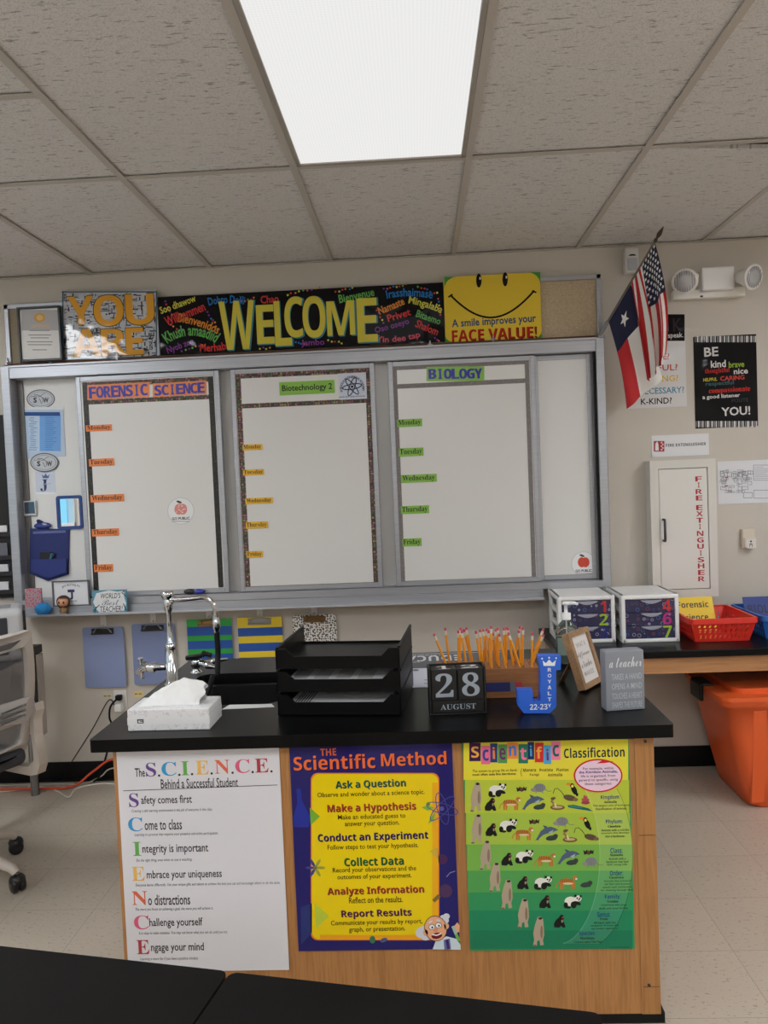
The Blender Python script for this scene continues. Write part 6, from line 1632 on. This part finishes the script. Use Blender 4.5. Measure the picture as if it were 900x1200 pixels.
# black card rack on the wall left of the whiteboard
rx1 = xl0 - .012; rx0 = rx1 - .24
t = thing('card_rack', 'tall black wall rack with white card pockets at the left edge of the wall', 'rack', ((rx0 + rx1) / 2, D, 1.0))
rzt = on_y(2, 486, 3.97).z; MB().box((rx0, 3.975, .97), (rx1, D - .001, rzt), mat((14, 14, 15), .6), .003).build('backing', t)
for i, (py, hh, c) in enumerate(((688, .052, (196, 196, 200)), (667, .048, (190, 190, 194)), (645, .075, (92, 94, 102)), (621, .045, (196, 196, 200)))):
    zz = on_y(3, py, 3.96).z; xr_ = rx1 - .048 + .003 * i
    o = MB().box((rx0 + .03, 3.962 + .002 * (i % 2), zz - hh / 2), (xr_, 3.9745, zz + hh / 2), mat(c, .6))
    tag(o.build('index_card', None, ((rx0 + rx1) / 2, 3.965, zz - hh / 2)), ['white card in the lowest pocket of the black wall rack', 'white card in the second pocket from the bottom of the black rack', 'dark grey card in the middle pocket of the black wall rack', 'white card in the uppermost filled pocket of the black rack'][i], 'card')
    pk = MB().box((rx0 + .008, 3.955, zz - hh / 2 - .012), (rx1 - .008, 3.9605, zz - hh / 2 + .012), mat((24, 24, 28), .5), .002).build('pocket', t)

# office chair (faces the side desk; built in its own coordinates: +y is forward, x to the right)
CC = Vector((-1.872, 2.92, 0)); crz = math.atan2(.42, -.90) - math.pi / 2
t = thing('office_chair', 'grey mesh-back office chair with pale frame at the left edge', 'chair', CC, rz=crz)
frm = mat((184, 176, 168), .45); dkf = mat((58, 58, 64), .85)
mesh_m, nt, bb = nm('grey_mesh_fabric', .8); bb.inputs['Base Color'].default_value = rgb((78, 78, 84)); bb.inputs['Alpha'].default_value = .72
bz0, bz1, bw = .50, .945, .235
def BP(u, v, n=0):
    """point on the curved back: u sideways -1..1, v from 0 (bottom) to 1 (top)"""
    return Vector((u * bw, -.235 - .05 * v - .035 * math.sin(math.pi * v * .9) + .055 * u * u - n, bz0 + (bz1 - bz0) * v))
def ring(u1, v0, v1, rc):
    q = rrect(-u1, v0, u1, v1, rc, 3); out = []
    for k in range(len(q)):
        a, b = Vector(q[k]), Vector(q[(k + 1) % len(q)]); n_ = max(1, int((b - a).length / .12))
        out += [tuple(a + (b - a) * j_ / n_) for j_ in range(n_)]
    return out
f = MB()
f.prism(ring(1.06, -.05, 1.045, .06), -.016, .016, frm, BP, [ring(.845, .055, .925, .06)])
bo = f.build('back_frame', t); bv = bo.modifiers.new('soft_edges', 'BEVEL'); bv.width = .006; bv.segments = 2; bv.limit_method = 'ANGLE'; bv.angle_limit = .8
g = MB(); nu, nv_ = 12, 16
vs = [BP(-.95 + 1.9 * i / nu, .02 + .96 * j / nv_, -.004) for i in range(nu + 1) for j in range(nv_ + 1)]
g.add(vs, [(i * (nv_ + 1) + j, (i + 1) * (nv_ + 1) + j, (i + 1) * (nv_ + 1) + j + 1, i * (nv_ + 1) + j + 1) for i in range(nu) for j in range(nv_)], mesh_m, True)
o = g.build('mesh_back', t, fixn=False)
L = MB(); lm = mat((168, 164, 162), .5)
hol = []
for s in (-1, 1):
    for k in range(3): hol.append([(s * .45 - .28, .33 + .045 * k), (s * .45 + .28, .33 + .045 * k), (s * .45 + .28, .355 + .045 * k), (s * .45 - .28, .355 + .045 * k)])
L.prism([(-.97, .33), (-.8, .27), (.8, .27), (.97, .33), (.97, .42), (.8, .49), (-.8, .49), (-.97, .42)], -.006, .006, lm, lambda u, v, n: BP(u, v, .03 + n), hol)
L.build('lumbar_support', t)
for s in (-1, 1):
    a_ = MB()
    prof = [(-.23, .655), (-.27, .68), (-.275, .65), (-.258, .61), (-.258, .55), (-.272, .48), (-.278, .435), (-.26, .395), (-.22, .385), (-.05, .385), (-.05, .41), (-.21, .42), (-.245, .45), (-.24, .52), (-.235, .6)]
    a_.prism(prof, -.02, .02, frm, lambda u, v, n, s=s: (s * (bw + .012) + n, u, v))
    a_.build('side_bracket', t)
st = MB(); st.box((-.235, -.21, .43), (.235, .25, .50), dkf, .03, 4); st.build('seat', t)
MB().box((-.10, -.12, .385), (.10, .12, .43), blackm, .01).build('tilt_mechanism', t)
MB().cyl((0, 0, .10), (0, 0, .385), .026, STEEL).build('gas_lift', t)
hubm = MB().lathe((0, 0, .075), [(0, 0), (.05, 0), (.055, .02), (.04, .07), (.03, .075)], frm); hubm.build('hub', t)
ca = [math.atan2(*(reversed(Matrix.Rotation(-crz, 3, 'Z') @ (Vector(q) - CC))[1:] if False else ((Matrix.Rotation(-crz, 3, 'Z') @ (Vector(q) - CC)).y, (Matrix.Rotation(-crz, 3, 'Z') @ (Vector(q) - CC)).x))) for q in ((-1.715, 3.167, 0), (-1.539, 2.874, 0))]
a0 = ca[1]; 
for k in range(5):
    an = a0 + k * 2 * math.pi / 5; d = Vector((math.cos(an), math.sin(an), 0)); pq = Vector((-d.y, d.x, 0))
    MB().tube([d * .03 + Vector((0, 0, .115)), d * .12 + Vector((0, 0, .122)), d * .22 + Vector((0, 0, .112)), d * .285 + Vector((0, 0, .088)), d * .30 + Vector((0, 0, .07))], [.03, .026, .021, .018, .015], frm, 12).build('base_arm', t)
    c = d * .305 + Vector((0, 0, .0295)); cm = MB()
    ax = (pq * .8 + d * .6).normalized()
    for s in (-1, 1): cm.lathe(c + ax * (s * .014 - .011), [(.0, 0), (.024, 0), (.029, .004), (.029, .018), (.024, .022), (0, .022)], blackm, 20, ax)
    cm.sph(c + Vector((0, 0, .016)), (.03, .03, .024), mat((26, 26, 28), .4), 16, 10).cyl(c + Vector((0, 0, .02)), c + Vector((0, 0, .045)), .008, STEEL)
    cm.build('caster', t)

# ------------------------------------------------------------------ student tables in the foreground
FZ = .74
def ftable(label, P0, P1, depth, width=None, cut=.0):
    P0, P1 = Vector(P0), Vector(P1); d = (P1 - P0); rz = FRZ; w_ = width or d.length
    t = thing('student_table', label, 'table', (P1.x, P1.y, 0), rz=rz)
    MB().prism(rrect(-w_, -depth, 0, 0, .014, 4), -.032, 0, BLACKTAB, XY(FZ)).build('table_top', t)
    MB().box((-w_ + .05, -depth + .05, FZ - .10), (-.05, -depth + .07, FZ - .0325), OAK).box((-w_ + .05, -.07, FZ - .10), (-.05, -.05, FZ - .0325), OAK).box((-w_ + .05, -depth + .07, FZ - .10), (-w_ + .07, -.07, FZ - .0325), OAK).box((-.07, -depth + .07, FZ - .10), (-.05, -.07, FZ - .0325), OAK).build('apron', t)
    for x in (-w_ + .045, -.045):
        for y in (-depth + .045, -.045): MB().box((x - .025, y - .025, 0), (x + .025, y + .025, FZ - .0325), OAK, .003).build('leg', t)
a0, a1 = on_z(0, 1109, FZ), on_z(268, 1138, FZ); c0, c1_ = on_z(273.5, 1134, FZ), on_z(705, 1187, FZ)
FRZ = math.atan2(c1_.y - a0.y, c1_.x - a0.x)
ftable('black topped student table at the lower left corner', a0, a1, .60, 1.2)
ftable('black topped student table at the bottom centre in front of the desk', c0, c1_, .60)
bpy.data.objects.remove(_to)
